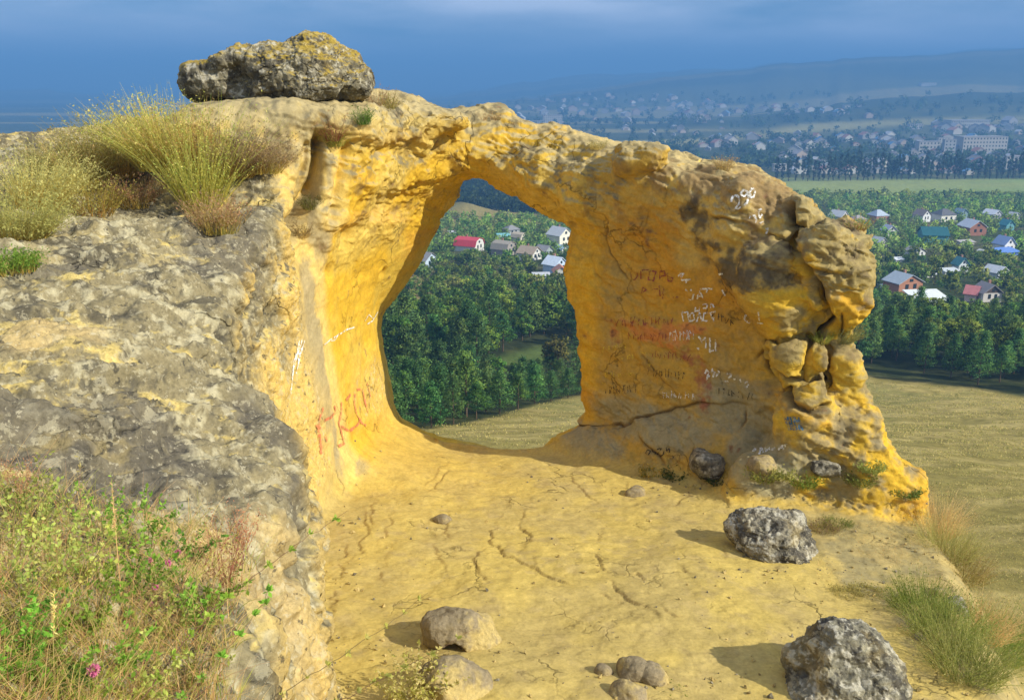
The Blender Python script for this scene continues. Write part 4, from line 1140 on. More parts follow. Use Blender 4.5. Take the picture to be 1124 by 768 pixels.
strokes('graffiti', [[(767, 369), (771, 374), (775, 370)], [(771, 374), (771, 378)], [(765, 381), (768, 383)], [(775, 373), (775, 382)], [(779.5, 370), (779.5, 387)], [(786, 372), (786, 386)], [(779, 385), (784, 385)]], .026, WHITE, pillar_o)
strokes('graffiti', [[(774, 410), (776, 405), (778, 408), (776, 416), (779, 412)], [(783, 404), (781, 409), (785, 408), (783, 414)], [(788, 405), (790, 408), (786, 413)], [(797, 409), (801, 410), (803, 412), (800, 415)], [(793, 418), (800, 418)], [(805, 415), (808, 416)], [(813, 416), (814, 419)], [(818, 420), (821, 419), (822, 423), (818, 425)]], .028, WHITE, pillar_o)
strokes('graffiti', scrib(663, 414, 696, 412, 9, 6), .018, YEL, pillar_o, 'row of worn yellow paint strokes')
for (x0, y0, x1, y1, n_, h_, mt) in ((664, 432, 700, 430, 9, 9, BLACK), (712, 412, 752, 416, 11, 10, BLACK), (716, 392, 758, 396, 10, 9, RED), (734, 374, 764, 372, 8, 12, WHITE), (728, 436, 764, 438, 9, 8, WHITE), (676, 358, 742, 356, 14, 10, RED), (690, 372, 735, 374, 10, 8, RED), (776, 346, 806, 360, 6, 8, BLACK), (788, 432, 830, 440, 8, 9, BLACK)):
    strokes('graffiti', scrib(x0, y0, x1, y1, n_, h_), .013, mt, pillar_o)
strokes('graffiti', scrib(682, 394, 698, 393, 6, 5) + scrib(662, 386, 690, 382, 6, 7) + [[(703, 386), (711, 388)], [(711, 396), (713, 402), (714, 398)], [(661, 419), (665, 420)]], .016, YEL, pillar_o)
strokes('graffiti', [[(711, 494), (709.5, 497), (712, 499), (714, 496), (711, 494)], [(715.5, 493), (716, 496), (719, 495), (719, 499)], [(721, 493), (727, 491.5), (724, 496), (722, 498)], [(729, 495), (728, 499), (725, 500)], [(731, 491), (732, 495), (735, 492), (735, 497)], [(738, 499), (740, 503), (736, 503)]], .018, BLACK, pillar_o)
strokes('graffiti', [[(826.5, 490), (829, 493), (826.5, 496)], [(828, 493), (830, 495)], [(833.5, 499), (835.5, 490.5), (838, 497)], [(834, 495), (837, 495)], [(840.5, 491), (841, 496), (845, 491), (845, 495)], [(848.5, 495), (847.5, 492), (852, 491)], [(855, 493), (859, 489), (861, 493)], [(856, 491), (860, 491)], [(859.5, 488), (863.5, 486)], [(861.5, 487), (863, 490)]], .026, WHITE, pillar_o, 'row of white painted letters')
strokes('paint_mark', [[(862 + 3 * i, 457), (866 + 3 * i, 472)] for i in range(6)], .03, BLUE, pillar_o, 'faded dark blue paint blot')
strokes('graffiti', [[(331, 372), (326, 388), (321, 405), (318, 432)], [(333, 374), (328, 392), (324, 410)], [(329, 372), (322, 398)]], .028, WHITE, butt_o, 'white paint drips')
strokes('graffiti', [[(355, 378), (364, 371), (370, 368), (376, 364), (382, 361), (388, 359)], [(360, 373), (366, 374), (371, 366)], [(400, 352), (404, 345), (409, 350), (414, 342)], [(402, 356), (408, 352), (412, 346)]], .02, WHITE, butt_o)
strokes('graffiti', [[(354, 448), (350, 458), (349, 470), (351, 484), (352, 498)], [(346, 467), (352, 470)], [(366, 445), (368, 452), (362, 458), (355, 461)], [(374, 441), (374, 452), (371, 464), (375, 478), (377, 486), (371, 490)], [(374, 468), (383, 473), (392, 466), (395, 460)], [(379, 439), (384, 433)],
                     [(389, 432), (388, 442), (391, 455), (396, 464), (401, 467)], [(390, 428), (395, 427)], [(397, 428), (400, 442), (403, 452)], [(402, 421), (406, 435)], [(356, 478), (358, 484)]], .045, PINK, butt_o, 'large faded reddish letters')

# grit and pebbles lying on the ledge
rgp = np.random.default_rng(8)
oct_v = np.array([(1, 0, 0), (-1, 0, 0), (0, 1, 0), (0, -1, 0), (0, 0, 1), (0, 0, -1)], float); oct_f = [(0, 2, 4), (2, 1, 4), (1, 3, 4), (3, 0, 4), (2, 0, 5), (1, 2, 5), (3, 1, 5), (0, 3, 5)]
pv, pf, pc = [], [], []
spots = [(rgp.uniform(360, 1040), rgp.uniform(505, 768)) for _ in range(220)]
for cx_, cy_, sx_, sy_, n_ in ((850, 620, 60, 14, 70), (925, 755, 75, 12, 70), (505, 712, 55, 14, 70), (700, 752, 60, 14, 60), (800, 535, 120, 10, 120), (390, 560, 30, 60, 60), (360, 690, 14, 60, 60), (980, 610, 50, 40, 120)):
    spots += [(rgp.normal(cx_, sx_), rgp.normal(cy_, sy_)) for _ in range(n_)]
for px, py in spots:
    h, nn = rock_hit(px, min(py, 790))
    if h is None or nn.z < .55 or h.y > 14 or h.z > -4.2: continue
    s_ = .006 + .022 * rgp.random() ** 3
    m_ = rgp.normal(size=(3, 3)); q_, _ = np.linalg.qr(m_)
    v_ = (oct_v * rgp.uniform(.6, 1.3, 3) * (1 + .25 * rgp.normal(size=(6, 1)))) @ q_.T * s_ + np.array(h) + np.array([0, 0, s_ * .4])
    k_ = len(pv) * 6
    pv.append(v_); pf += [tuple(i + k_ for i in f_) for f_ in oct_f]
    c_ = np.array((.45, .34, .13)) if rgp.random() < .7 else np.array((.22, .19, .13))
    pc.append(np.repeat(c_[None] * rgp.uniform(.6, 1.2), 6, 0))
tag(link('gravel', mesh_np('gravel', np.concatenate(pv), np.array(pf), False, np.concatenate(pc), None, [M_SANDROCK])), kind='stuff')
# ------------------------------------------------------------------ plants near the camera
M_LEAF, nt, b = new_mat('foliage', .7)
a_ = nt.nodes.new('ShaderNodeAttribute'); a_.attribute_name = 'Col'
oi = nt.nodes.new('ShaderNodeObjectInfo')
f = maprange(nt, oi.outputs['Random'], 0, 1, 1.15, 2.0)
cs = rgb_scale(nt, a_.outputs['Color'], f)
hs = nt.nodes.new('ShaderNodeHueSaturation')                                  # every plant its own shade of green
wn_ = nt.nodes.new('ShaderNodeTexWhiteNoise'); wn_.noise_dimensions = '1D'; nt.links.new(oi.outputs['Random'], wn_.inputs['W'])
nt.links.new(maprange(nt, wn_.outputs['Value'], 0, 1, .468, .522), hs.inputs['Hue']); nt.links.new(cs, hs.inputs['Color'])
cs = hs.outputs['Color']
nt.links.new(cs, b.inputs['Base Color'])
tr_ = nt.nodes.new('ShaderNodeBsdfTranslucent'); nt.links.new(cs, tr_.inputs['Color'])
mxs = nt.nodes.new('ShaderNodeMixShader'); mxs.inputs[0].default_value = .5
nt.links.new(b.outputs[0], mxs.inputs[1]); nt.links.new(tr_.outputs[0], mxs.inputs[2])
nt.links.new(mxs.outputs[0], nt.nodes['Material Output'].inputs['Surface'])
M_WOOD = plain('bark', (.11, .075, .045), .9, .35, 6)

class Tri:
    """collects coloured quads"""
    def __init__(s): s.v, s.f, s.c, s.n, s.nrm = [], [], [], 0, None
    def add(s, v, f, c):
        s.v.append(np.asarray(v, np.float32)); s.f.append(np.asarray(f) + s.n); s.c.append(np.asarray(c, np.float32)); s.n += len(v)
    def mesh(s, name, mat=None):
        return mesh_np(name, np.concatenate(s.v), np.concatenate(s.f), s.nrm is not None, np.concatenate(s.c), s.nrm, [mat or M_LEAF])
RNG = np.random.default_rng(4)
def blades(T, base, direc, length, width, bend, col0, col1, segs=4):
    """curved ribbons: base (n,3), direction (n,3), drooping by bend"""
    n = len(base)
    direc = direc / np.linalg.norm(direc, axis=1, keepdims=True)
    side = np.cross(direc, RNG.normal(size=(n, 3))); side /= np.maximum(np.linalg.norm(side, axis=1, keepdims=True), 1e-6)
    hz = direc.copy(); hz[:, 2] = 0; hz += RNG.normal(size=(n, 3)) * .15; hz[:, 2] = 0
    rows, cols = [], []
    for k in range(segs + 1):
        t = k / segs
        p = base + direc * (length * t)[:, None] + (hz * (bend * length)[:, None]) * t * t - np.array([0, 0, 1.0])[None] * (bend * length * .55)[:, None] * t ** 2.2
        w = width * (1 - t * .85) * .5
        rows.append(np.stack([p - side * w[:, None], p + side * w[:, None]], 1))
        c = col0 + (col1 - col0) * t
        cols.append(np.repeat(c[:, None], 2, 1))
    V = np.stack(rows, 1).reshape(-1, 3); Cc = np.stack(cols, 1).reshape(-1, 3)
    st = (np.arange(n) * (segs + 1) * 2)[:, None]
    F = np.concatenate([st + np.array([2 * k, 2 * k + 1, 2 * k + 3, 2 * k + 2])[None] for k in range(segs)])
    T.add(V, F, Cc)
    tips = rows
    return np.stack([r.mean(1) for r in rows], 1)            # (n, segs+1, 3) centre lines
def leaves(T, pos, size, col, up=.4, aspect=.5, along=None):
    """small pointed quads"""
    n = len(pos)
    d = RNG.normal(size=(n, 3)); d[:, 2] += up
    if along is not None: d = d * .6 + along
    d /= np.maximum(np.linalg.norm(d, axis=1, keepdims=True), 1e-6)
    s = np.cross(d, RNG.normal(size=(n, 3))); s /= np.maximum(np.linalg.norm(s, axis=1, keepdims=True), 1e-6)
    sz = np.asarray(size).reshape(-1, 1) * np.ones((n, 1))
    V = np.stack([pos, pos + d * sz * .5 + s * sz * aspect * .5, pos + d * sz, pos + d * sz * .5 - s * sz * aspect * .5], 1).reshape(-1, 3)
    F = (np.arange(n) * 4)[:, None] + np.array([0, 1, 2, 3])[None]
    T.add(V, F, np.repeat(col, 4, 0))
def pick(cols, n, var=.22):
    c = np.array(cols, np.float32)[RNG.integers(0, len(cols), n)]
    return c * RNG.uniform(1 - var, 1 + var, (n, 1)).astype(np.float32)
STRAW, TAN, OLIVE, GREEN, BRIGHT, SAGE, RUST = (.52, .41, .16), (.42, .30, .11), (.24, .24, .05), (.14, .22, .03), (.11, .20, .03), (.20, .22, .10), (.25, .11, .05)
def tuft(n, h, spread, cols0, cols1, w=.006, lean=.35, bend=.35, flecks=0, fcols=None, fsize=.02, r0=.06, wind=(0, 0)):
    T = Tri()
    r = r0 * np.sqrt(RNG.random(n)); th = RNG.random(n) * 2 * math.pi
    base = np.stack([r * np.cos(th), r * np.sin(th), np.full(n, -.03)], 1)
    d = np.stack([np.cos(th) * lean * RNG.random(n) * spread + RNG.normal(size=n) * .2 + wind[0], np.sin(th) * lean * RNG.random(n) * spread + RNG.normal(size=n) * .2 + wind[1], np.ones(n)], 1)
    L = h * RNG.uniform(.45, 1.05, n)
    cl = blades(T, base, d, L, np.full(n, w), RNG.uniform(.1, 1, n) * bend, pick(cols0, n), pick(cols1, n))
    if flecks:
        i = RNG.integers(0, n, flecks); k = RNG.uniform(1.2, 4, flecks)
        k0 = np.minimum(k.astype(int), 3); t = (k - k0)[:, None]
        p = cl[i, k0] * (1 - t) + cl[i, k0 + 1] * t + RNG.normal(size=(flecks, 3)) * .012
        leaves(T, p, RNG.uniform(.5, 1.2, flecks) * fsize, pick(fcols or cols1, flecks), .6, .45)
    return T
def plant(name, T, loc, label, cat, group=None, rz=0, scale=1.0, mat=None):
    o = link(name, T if isinstance(T, bpy.types.Mesh) else T.mesh(name, mat), None, loc, rz, scale)
    return tag(o, label, cat, group)

# --- the wormwood bushes on the top left
W1 = [(.46, .34, .08), (.40, .32, .07), (.26, .24, .06)]; W2 = [(.36, .32, .08), (.27, .29, .06), (.40, .33, .11)]
def wormwood(h, n=230, cols=W2, spread=1.0, wind=(.1, 0), flecks=1500):
    return tuft(n, h, spread, W1, cols, .009, .60, .36, flecks, cols, .034, .24, wind)
TOPS = [(222, 226, 12.0, 1.42, 'tallest straw coloured wormwood bush on the outcrop below the perched boulder', (.05, -.05), W2, .9), (258, 190, 12.5, .78, 'grey green feathery bush just right of the tallest wormwood bush', (.25, 0), [(.24, .20, .10), (.30, .25, .12)], 1.4),
        (175, 182, 12.8, 1.02, 'wide olive bush left of the tallest wormwood bush on the outcrop crest', (-.25, 0), W2, 1.3), (128, 190, 12.6, .92, 'bushy yellow green wormwood on the crest, third bush from the tallest', (-.15, 0), [(.27, .26, .06), (.22, .22, .05)], 1.3),
        (92, 200, 12.2, .70, 'low bush with reddish seed heads near the left end of the crest', (-.1, 0), [(.30, .22, .09), (.24, .22, .06)], 1.2), (100, 232, 11.2, .55, 'yellow green bush at the front of the crest above a bare grey slab', (0, -.1), [(.30, .28, .05), (.24, .25, .05)], 1.4),
        (40, 226, 11.0, .78, 'pale sage green bush leaning right at the left edge', (.35, 0), [(.33, .32, .11), (.27, .27, .09)], 1.3), (20, 262, 10.0, .62, 'sage green tuft at the left edge below the leaning bush', (.3, 0), [(.31, .31, .09)], 1.3),
        (8, 292, 9.0, .22, 'small bright green herb at the left edge of the outcrop', (0, 0), [(.09, .18, .02), (.12, .22, .03)], 1.2), (240, 250, 11.2, .50, 'reddish brown dry clump below the tallest wormwood bush', (0, -.1), [(.30, .16, .09), (.28, .20, .10)], .9),
        (150, 222, 11.8, .45, 'rusty dry clump between the crest bushes', (.0, -.1), [(.30, .17, .09), (.26, .2, .09)], 1.1), (290, 185, 12.9, .50, 'brownish thin clump below the left end of the perched boulder', (.15, 0), [(.28, .2, .12), (.24, .18, .09)], 1.2),
        (200, 178, 13.0, .85, 'feathery straw bush behind the tallest wormwood bush', (-.1, 0), W2, 1.2), (60, 190, 12.8, .55, 'sparse dry bush at the far left of the crest', (-.05, 0), [(.28, .22, .09)], 1.3)]
for (px, py, Y, h, lab, wind, cols, spr) in TOPS:
    p = on_rock(px, py, .03)
    big = h > .6
    plant('wormwood_bush' if big else 'dry_clump', wormwood(h * 1.12, 520 if big else 300, [tuple(1.05 * v_ for v_ in c_) for c_ in cols], spr, wind, 4200 if big else 1800), p, lab, 'bush', 'bushes on the outcrop crest')
TOPS2 = [(398, 132, .30, 'bright green herb by the right end of the perched boulder', [(.10, .18, .02), (.13, .21, .03)], BRIGHT), (425, 118, .38, 'olive and rust coloured bush right of the perched boulder', [(.22, .17, .06), (.16, .17, .04)], OLIVE), (412, 112, .40, 'sprig with dry seed heads right of the perched boulder', [(.33, .22, .10)], TAN),
         (368, 156, .28, 'yellow green cushion in the notch above the cleft', [(.23, .23, .03), (.19, .2, .03)], OLIVE), (366, 150, .42, 'thin rusty stems rising from the notch above the cleft', [(.28, .15, .07)], RUST), (331, 256, .30, 'dry brush stuck in the cleft of the buttress', [(.20, .13, .06), (.16, .13, .05)], TAN), (341, 225, .26, 'dark green weeds inside the upper cleft', [(.09, .10, .03)], OLIVE),
         (532, 130, .20, 'sparse straw sprigs on the crown of the arch', [(.34, .25, .1)], TAN), (546, 128, .18, 'single rusty sprig on the crown of the arch', [(.32, .2, .09)], RUST), (655, 160, .18, 'little dry tuft where the arch joins the pillar', [(.36, .29, .12)], STRAW), (795, 183, .26, 'dry straw tuft on top of the pillar', [(.40, .30, .13), (.32, .2, .1)], STRAW),
         (940, 250, .28, 'rusty and green tuft on top of the outermost block', [(.30, .16, .08), (.14, .2, .03)], RUST), (926, 372, .42, 'pale grass tuft sprouting from the side of the right column', [(.25, .27, .09), (.20, .24, .07)], SAGE), (902, 372, .22, 'green grass wisp in the crack beside the right column', [(.16, .2, .04)], OLIVE)]
for (px, py, h, lab, cols, c0) in TOPS2:
    try: p = on_rock(px, py, .03)
    except Exception: 
        continue
    w = (.5, -.3) if 'side of the right' in lab else (0, 0)
    plant('grass_tuft', tuft(150 if 'spri' not in lab else 26, h, 1.0, [c0], cols, .007, .7, .35, 500 if 'spri' not in lab else 160, cols, .024, .10, w), p, lab, 'plant', 'plants rooted on the arch')
# --- plants of the ledge and its right-hand brink
EDGE = [(1028, 570, .55, 'tall dry blond tussock on the brink right of the pillar foot', [STRAW, (.44, .34, .16)], TAN, 420), (1040, 602, .50, 'blond tussock on the brink, next below the tallest one', [(.36, .28, .11), (.28, .24, .09)], OLIVE, 380), (1056, 626, .36, 'olive tussock at the lower end of the brink', [(.26, .24, .06), (.3, .25, .09)], OLIVE, 300),
        (1012, 668, .36, 'dense green tussock above the big lichen boulder', [(.15, .19, .03), (.20, .21, .05)], GREEN, 420), (1040, 700, .42, 'largest bushy green and tan shrub on the right brink', [(.26, .24, .07), (.17, .19, .04)], OLIVE, 520), (1064, 736, .42, 'tan and green shrub at the lower right corner of the ledge', [(.32, .27, .10), (.2, .2, .05)], OLIVE, 480),
        (1075, 690, .40, 'tan grass spilling over the right brink', [(.36, .28, .11), (.28, .24, .09)], TAN, 380), (905, 582, .20, 'olive brown cushion against the right side of the middle boulder', [(.22, .19, .05), (.16, .11, .06)], OLIVE, 260), (920, 575, .16, 'low green cushion right of the middle boulder', [(.2, .2, .05)], OLIVE, 200),
        (930, 652, .14, 'faded grass patch above the big lichen boulder', [(.30, .26, .08)], OLIVE, 220), (950, 648, .13, 'thin yellowish grass patch beyond the big lichen boulder', [(.31, .28, .09)], OLIVE, 220), (520, 700, .14, 'yellow moss like cushion growing on the overhanging block', [(.34, .28, .03), (.22, .22, .03)], OLIVE, 220),
        (735, 758, .08, 'small green tuft at the bottom edge beside a weathered stone', [(.16, .18, .04)], OLIVE, 120), (945, 728, .07, 'yellow green lichen tuft on the face of the big lichen boulder', [(.3, .3, .04)], OLIVE, 80)]
for (px, py, h, lab, cols, c0, n) in EDGE:
    p = on_rock(px, py, .03)
    plant('grass_tussock', tuft(int(n * 1.7), h * (1.25 if h > .3 else 1), 1.15, [c0], [tuple(1.2 * v_ for v_ in c_) for c_ in cols], .006, .85, .30, n * 5, cols, .024, .27 if h > .3 else .14), p, lab, 'plant', 'tussocks along the ledge')
BASE = [(715, 520, .22, 'yellow moss and weeds at the left foot of the pillar', [(.33, .28, .03), (.12, .14, .03)]), (740, 522, .20, 'dark green weeds at the pillar foot, left of the grey boulder', [(.05, .09, .02), (.08, .11, .02)]), (790, 528, .18, 'dark green weeds just right of the grey boulder at the pillar foot', [(.045, .08, .02)]),
        (838, 524, .28, 'yellow tipped weeds below the white letters at the pillar foot', [(.30, .28, .06), (.12, .15, .03)]), (858, 520, .26, 'pale leafed weeds right of the white letters at the pillar foot', [(.28, .30, .08), (.12, .15, .03)]), (882, 530, .26, 'bright green weeds below the dark rounded stone', [(.09, .16, .02), (.18, .24, .04)]),
        (945, 528, .26, 'green grass growing over the right skirt of the pillar', [(.20, .22, .05), (.14, .18, .03)]), (955, 512, .20, 'grass clump higher on the right skirt of the pillar', [(.24, .24, .06)]), (996, 540, .16, 'green clump at the outer end of the pillar skirt', [(.13, .17, .03)])]
for (px, py, h, lab, cols) in BASE:
    p = on_rock(px, py, .03)
    plant('weed_clump', tuft(110, h, 1.2, [OLIVE], cols, .008, .95, .4, 420, cols, .045, .14), p, lab, 'plant', 'weeds at the pillar foot')
# --- slope plants below the brink, standing on the hillside
for (px, Y, dx, h, lab, cols) in ((1098, 8.6, .45, .55, 'green shrub on the slope below the right brink at the bottom corner', [(.10, .17, .03), (.15, .2, .04)]), (1105, 9.8, .5, .60, 'tan shrub on the slope below the right brink', [(.30, .25, .09), (.2, .2, .06)])):
    a, bb = ray(px, 700); X = a * Y
    h0 = ROCK_BVH.ray_cast(Vector((X, Y, 2)), Vector((0, 0, -1)))[0]
    zt = max(float(terrain(X, Y)), h0.z if h0 else -99)
    plant('slope_shrub', tuft(420, h * 1.3, 1.2, [OLIVE], cols, .008, .8, .3, 1600, cols, .03, .22), (X, Y, zt - .03), lab, 'shrub')

# --- the weedy near slope at the lower left
def down(X, Y):
    h = ROCK_BVH.ray_cast(Vector((X, Y, 1.5)), Vector((0, 0, -1)))
    return h[0]
NEAR = np.array([(0, 520), (60, 540), (160, 560), (250, 575), (285, 620), (262, 680), (245, 768), (330, 860), (-60, 900), (-80, 520)], np.float32)
def near_points(n, poly=NEAR):
    out = []
    while len(out) < n:
        q = RNG.uniform(poly.min(0), poly.max(0), (n * 2, 2)).astype(np.float32)
        ok = poly_sdf(q[:, 0], q[:, 1], poly) < 0
        for px, py in q[ok]:
            h, nn = rock_hit(float(px), float(py))
            if h is not None and h.y < 8: out.append((h.x, h.y, h.z))
            if len(out) >= n: break
    return np.array(out)
T = Tri()
for (n, lmin, lmax, c0, c1, w) in ((3600, .10, .30, [TAN, STRAW], [STRAW, (.34, .25, .11)], .0035), (3200, .10, .30, [GREEN, OLIVE], [OLIVE, (.3, .34, .06)], .004), (1300, .16, .42, [RUST, TAN], [(.45, .28, .13), STRAW], .0028)):
    p = near_points(n)
    d = RNG.normal(size=(n, 3)) * .45; d[:, 2] = 1
    blades(T, p - np.array([0, 0, .02]), d, RNG.uniform(lmin, lmax, n), np.full(n, w), RNG.uniform(.1, .8, n), pick(c0, n), pick(c1, n))
# thin dry growth on the right-hand part of the ledge
RP = np.array([(880, 590), (985, 560), (1050, 640), (1085, 760), (985, 690), (960, 640), (900, 640)], np.float32)
p = near_points(10, NEAR)
out = []
while len(out) < 1500:
    q = RNG.uniform(RP.min(0), RP.max(0), (400, 2)).astype(np.float32)
    for px, py in q[poly_sdf(q[:, 0], q[:, 1], RP) < 0]:
        h, nn = rock_hit(float(px), float(py))
        if h is not None and h.y < 14 and vnoise(np.array([h.x * 1.8]), np.array([h.y * 1.8]), np.array([0.]), 77)[0] > -.1: out.append(tuple(h))
p = np.array(out); n = len(p); d = RNG.normal(size=(n, 3)) * .6; d[:, 2] = 1
blades(T, p - np.array([0, 0, .01]), d, RNG.uniform(.03, .10, n), np.full(n, .004), RNG.uniform(.1, .8, n), pick([TAN, OLIVE], n), pick([STRAW, (.30, .27, .08)], n), 2)
tag(link('grass', T.mesh('grass')), kind='stuff')
# meadow grass below the arch: low tufts over the hillside
T = Tri(); n = 90000
yy = np.exp(RNG.uniform(math.log(20), math.log(118), n)); aa = np.where(RNG.random(n) < .7, RNG.uniform(.30, .66, n), RNG.uniform(-.14, .14, n)); xx = aa * yy
ok = (vnoise(xx * .35, yy * .8, 0 * xx, 78) > -.25) & (yy < np.interp(xx, [-60, -12, -4, 6, 30, 45, 60, 90], [58, 65, 74, 99, 113, 112, 100, 92])) & (poly_sdf(xx.astype(np.float32), yy.astype(np.float32), F_POLY) > 3)
xx, yy = xx[ok], yy[ok]; n = len(xx)
leaves(T, np.stack([xx, yy, terrain(xx, yy) - .03], 1), RNG.uniform(.06, .20, n) * np.clip(yy / 60, .5, 1.2), pick([(.38, .31, .10), (.30, .26, .08), (.24, .22, .06), (.44, .35, .13)], n, .12), 1.6, .5)
tag(link('meadow_grass', T.mesh('meadow_grass')), kind='stuff')
def leafy(h, nst, cols, lsize, spread=.5, nleaf=26, stem=(.20, .17, .06), aspect=.55, w=.004):
    T = Tri()
    th = RNG.random(nst) * 2 * math.pi
    base = np.stack([np.cos(th) * .03, np.sin(th) * .03, np.full(nst, -.02)], 1)
    d = np.stack([np.cos(th) * spread * RNG.random(nst), np.sin(th) * spread * RNG.random(nst), np.ones(nst)], 1)
    cl = blades(T, base, d, h * RNG.uniform(.6, 1.05, nst), np.full(nst, w), RNG.uniform(.1, .6, nst), pick([stem], nst), pick([stem], nst), 6)
    m = nst * nleaf
    i = np.repeat(np.arange(nst), nleaf); k = RNG.uniform(1, 6, m); k0 = np.minimum(k.astype(int), 5); t = (k - k0)[:, None]
    leaves(T, cl[i, k0] * (1 - t) + cl[i, k0 + 1] * t, lsize * RNG.uniform(.5, 1.1, m), pick(cols, m), .5, aspect)
    return T
GR = [(.11, .22, .025), (.15, .28, .03), (.20, .31, .05)]; YG = [(.30, .34, .07), (.36, .37, .10)]
WEEDS = [(30, 600, 'feathery yellow green weed at the left edge above the dry grass', YG, .42, 9), (75, 640, 'yellow green branching weed left of the tall dry stem', YG, .36, 9), (20, 690, 'green weed at the left edge low in the grass', GR, .28, 8), (95, 690, 'dark green bushy weed amid dry grass near the bottom left', GR, .26, 12),
         (60, 745, 'leafy green weed at the bottom left corner', GR, .24, 12), (125, 590, 'upright bright green weed beside the dark lichen patch', GR, .34, 9), (160, 600, 'upright bright green weed between two tall dry stems', GR, .32, 9), (185, 640, 'round leaved green herb beside the pink flowers', GR, .20, 9), (205, 615, 'green herb left of the reddish twiggy plant', GR, .26, 8),
         (130, 735, 'green herb with broad leaves among straw', GR, .22, 9), (10, 560, 'feathery weed at the left edge beside the bare rock', YG, .34, 8), (215, 690, 'small leaved green herb on bare sand', GR, .22, 7), (45, 575, 'pale green fern like weed under the dark lichen patch', YG, .3, 8), (170, 700, 'olive weed amid straw right of the dark green weed', YG, .26, 8)]
WEEDS += [(110, 640, 'leafy weed right of the branching yellow green weed', GR, .3, 8), (140, 660, 'bright green weed under the tall thin rusty stem', GR, .28, 8), (40, 650, 'olive weed between the left edge and the branching weed', YG, .34, 8), (5, 640, 'feathery weed at the very left edge in mid slope', YG, .38, 9), (90, 760, 'low green herb beside the largest pale pink flower', GR, .18, 9),
          (230, 660, 'green weed at the foot of the reddish twiggy plant', GR, .22, 7), (25, 735, 'rank green weed low at the left edge', GR, .3, 10), (160, 760, 'olive weed at the bottom edge amid straw', YG, .26, 8), (70, 605, 'pale feathery weed in front of the bare rock', YG, .34, 8), (205, 745, 'small olive herb near the starts of the long twigs', YG, .2, 7)]
for px, py, lab, cols, h, n in WEEDS:
    p = on_rock(px, py, .01)
    plant('green_weed', leafy(h * 1.15, int(n * 1.5), cols, .030 if cols is GR else .026, .75, 26), p, lab, 'weed', 'weeds on the near slope')
for px, py, lab, cols, h in ((245, 640, 'reddish twiggy plant standing at the right of the weeds', [(.30, .13, .08), (.36, .2, .1)], .42), (265, 600, 'reddish brown seed stalks above the reddish twiggy plant', [(.33, .17, .09)], .36), (25, 545, 'reddish brown weed against the rock at the left edge', [(.28, .13, .08)], .3)):
    plant('dry_weed', tuft(40, h, .7, [RUST], cols, .0035, .4, .15, 500, cols, .016, .04), on_rock(px, py, .01), lab, 'weed')
for px, py, L, lean, lab in ((112, 690, .80, (.0, .02), 'tallest dry straw stem crossing the dark lichen patch'), (135, 670, .62, (.03, 0), 'tall thin rusty stem right of the tallest straw stem'), (60, 768, .45, (.1, 0), 'straw stem rising at the bottom left corner'), (238, 720, .5, (.05, 0), 'tan grass stalk right of the bottom weeds')):
    T = Tri(); p = on_rock(px, py, .01)
    d = np.array([[lean[0], lean[1], 1.0]]); cl = blades(T, np.zeros((1, 3)), d, np.array([L]), np.array([.007]), np.array([.12]), pick([TAN], 1), pick([STRAW], 1), 8)
    k = RNG.uniform(5, 8, 60); k0 = np.minimum(k.astype(int), 7); t = (k - k0)[:, None]
    leaves(T, cl[0, k0] * (1 - t) + cl[0, k0 + 1] * t, RNG.uniform(.008, .02, 60), pick([STRAW], 60), 1.2, .35)
    plant('straw_plant', T, p, lab, 'stem')
M_PINK = plain('petal_pink', (.55, .13, .28), .7); M_STEM = plain('flower_stem', (.14, .17, .05), .8)
for i, (px, py, lab, r) in enumerate(((166, 622, 'pink clover head left of two others amid green weeds', .011), (197, 612, 'topmost pink clover head beside the reddish twigs', .012), (186, 626, 'pink clover head between two others', .012), (172, 652, 'pink clover head below three others', .012), (168, 672, 'tiny pink clover head on dry straw', .008), (106, 748, 'largest pale pink flower at the bottom left', .017))):
    p = on_rock(px, py + 14, 0)
    e = empty('clover_flower', p); tag(e, lab, 'flower', 'pink flowers in the weeds')
    T = Tri(); blades(T, np.zeros((1, 3)), np.array([[.05, -.05, 1.0]]), np.array([.11]), np.array([.003]), np.array([.1]), pick([GREEN], 1), pick([GREEN], 1))
    link('stem', T.mesh('stem', M_STEM), e)
    T = Tri(); n = 90; q = RNG.normal(size=(n, 3)); q /= np.linalg.norm(q, axis=1, keepdims=True)
    leaves(T, np.array([[.006, -.008, .107]]) + q * r * .5, np.full(n, r * 1.1), pick([(.55, .13, .28), (.65, .25, .38)], n), 0, .4, q * 2)
    link('blossom', T.mesh('blossom', M_PINK), e)
T = Tri(); n = 420; q = RNG.normal(size=(n, 3)); q /= np.linalg.norm(q, axis=1, keepdims=True); q[:, 2] = np.abs(q[:, 2])
leaves(T, q * .035, np.full(n, .05), pick([(.10, .17, .03), (.16, .22, .06)], n), .2, .10, q * 3)
plant('spiky_herb', T, on_rock(78, 758, -.02), 'round spiky green herb at the bottom edge', 'herb')
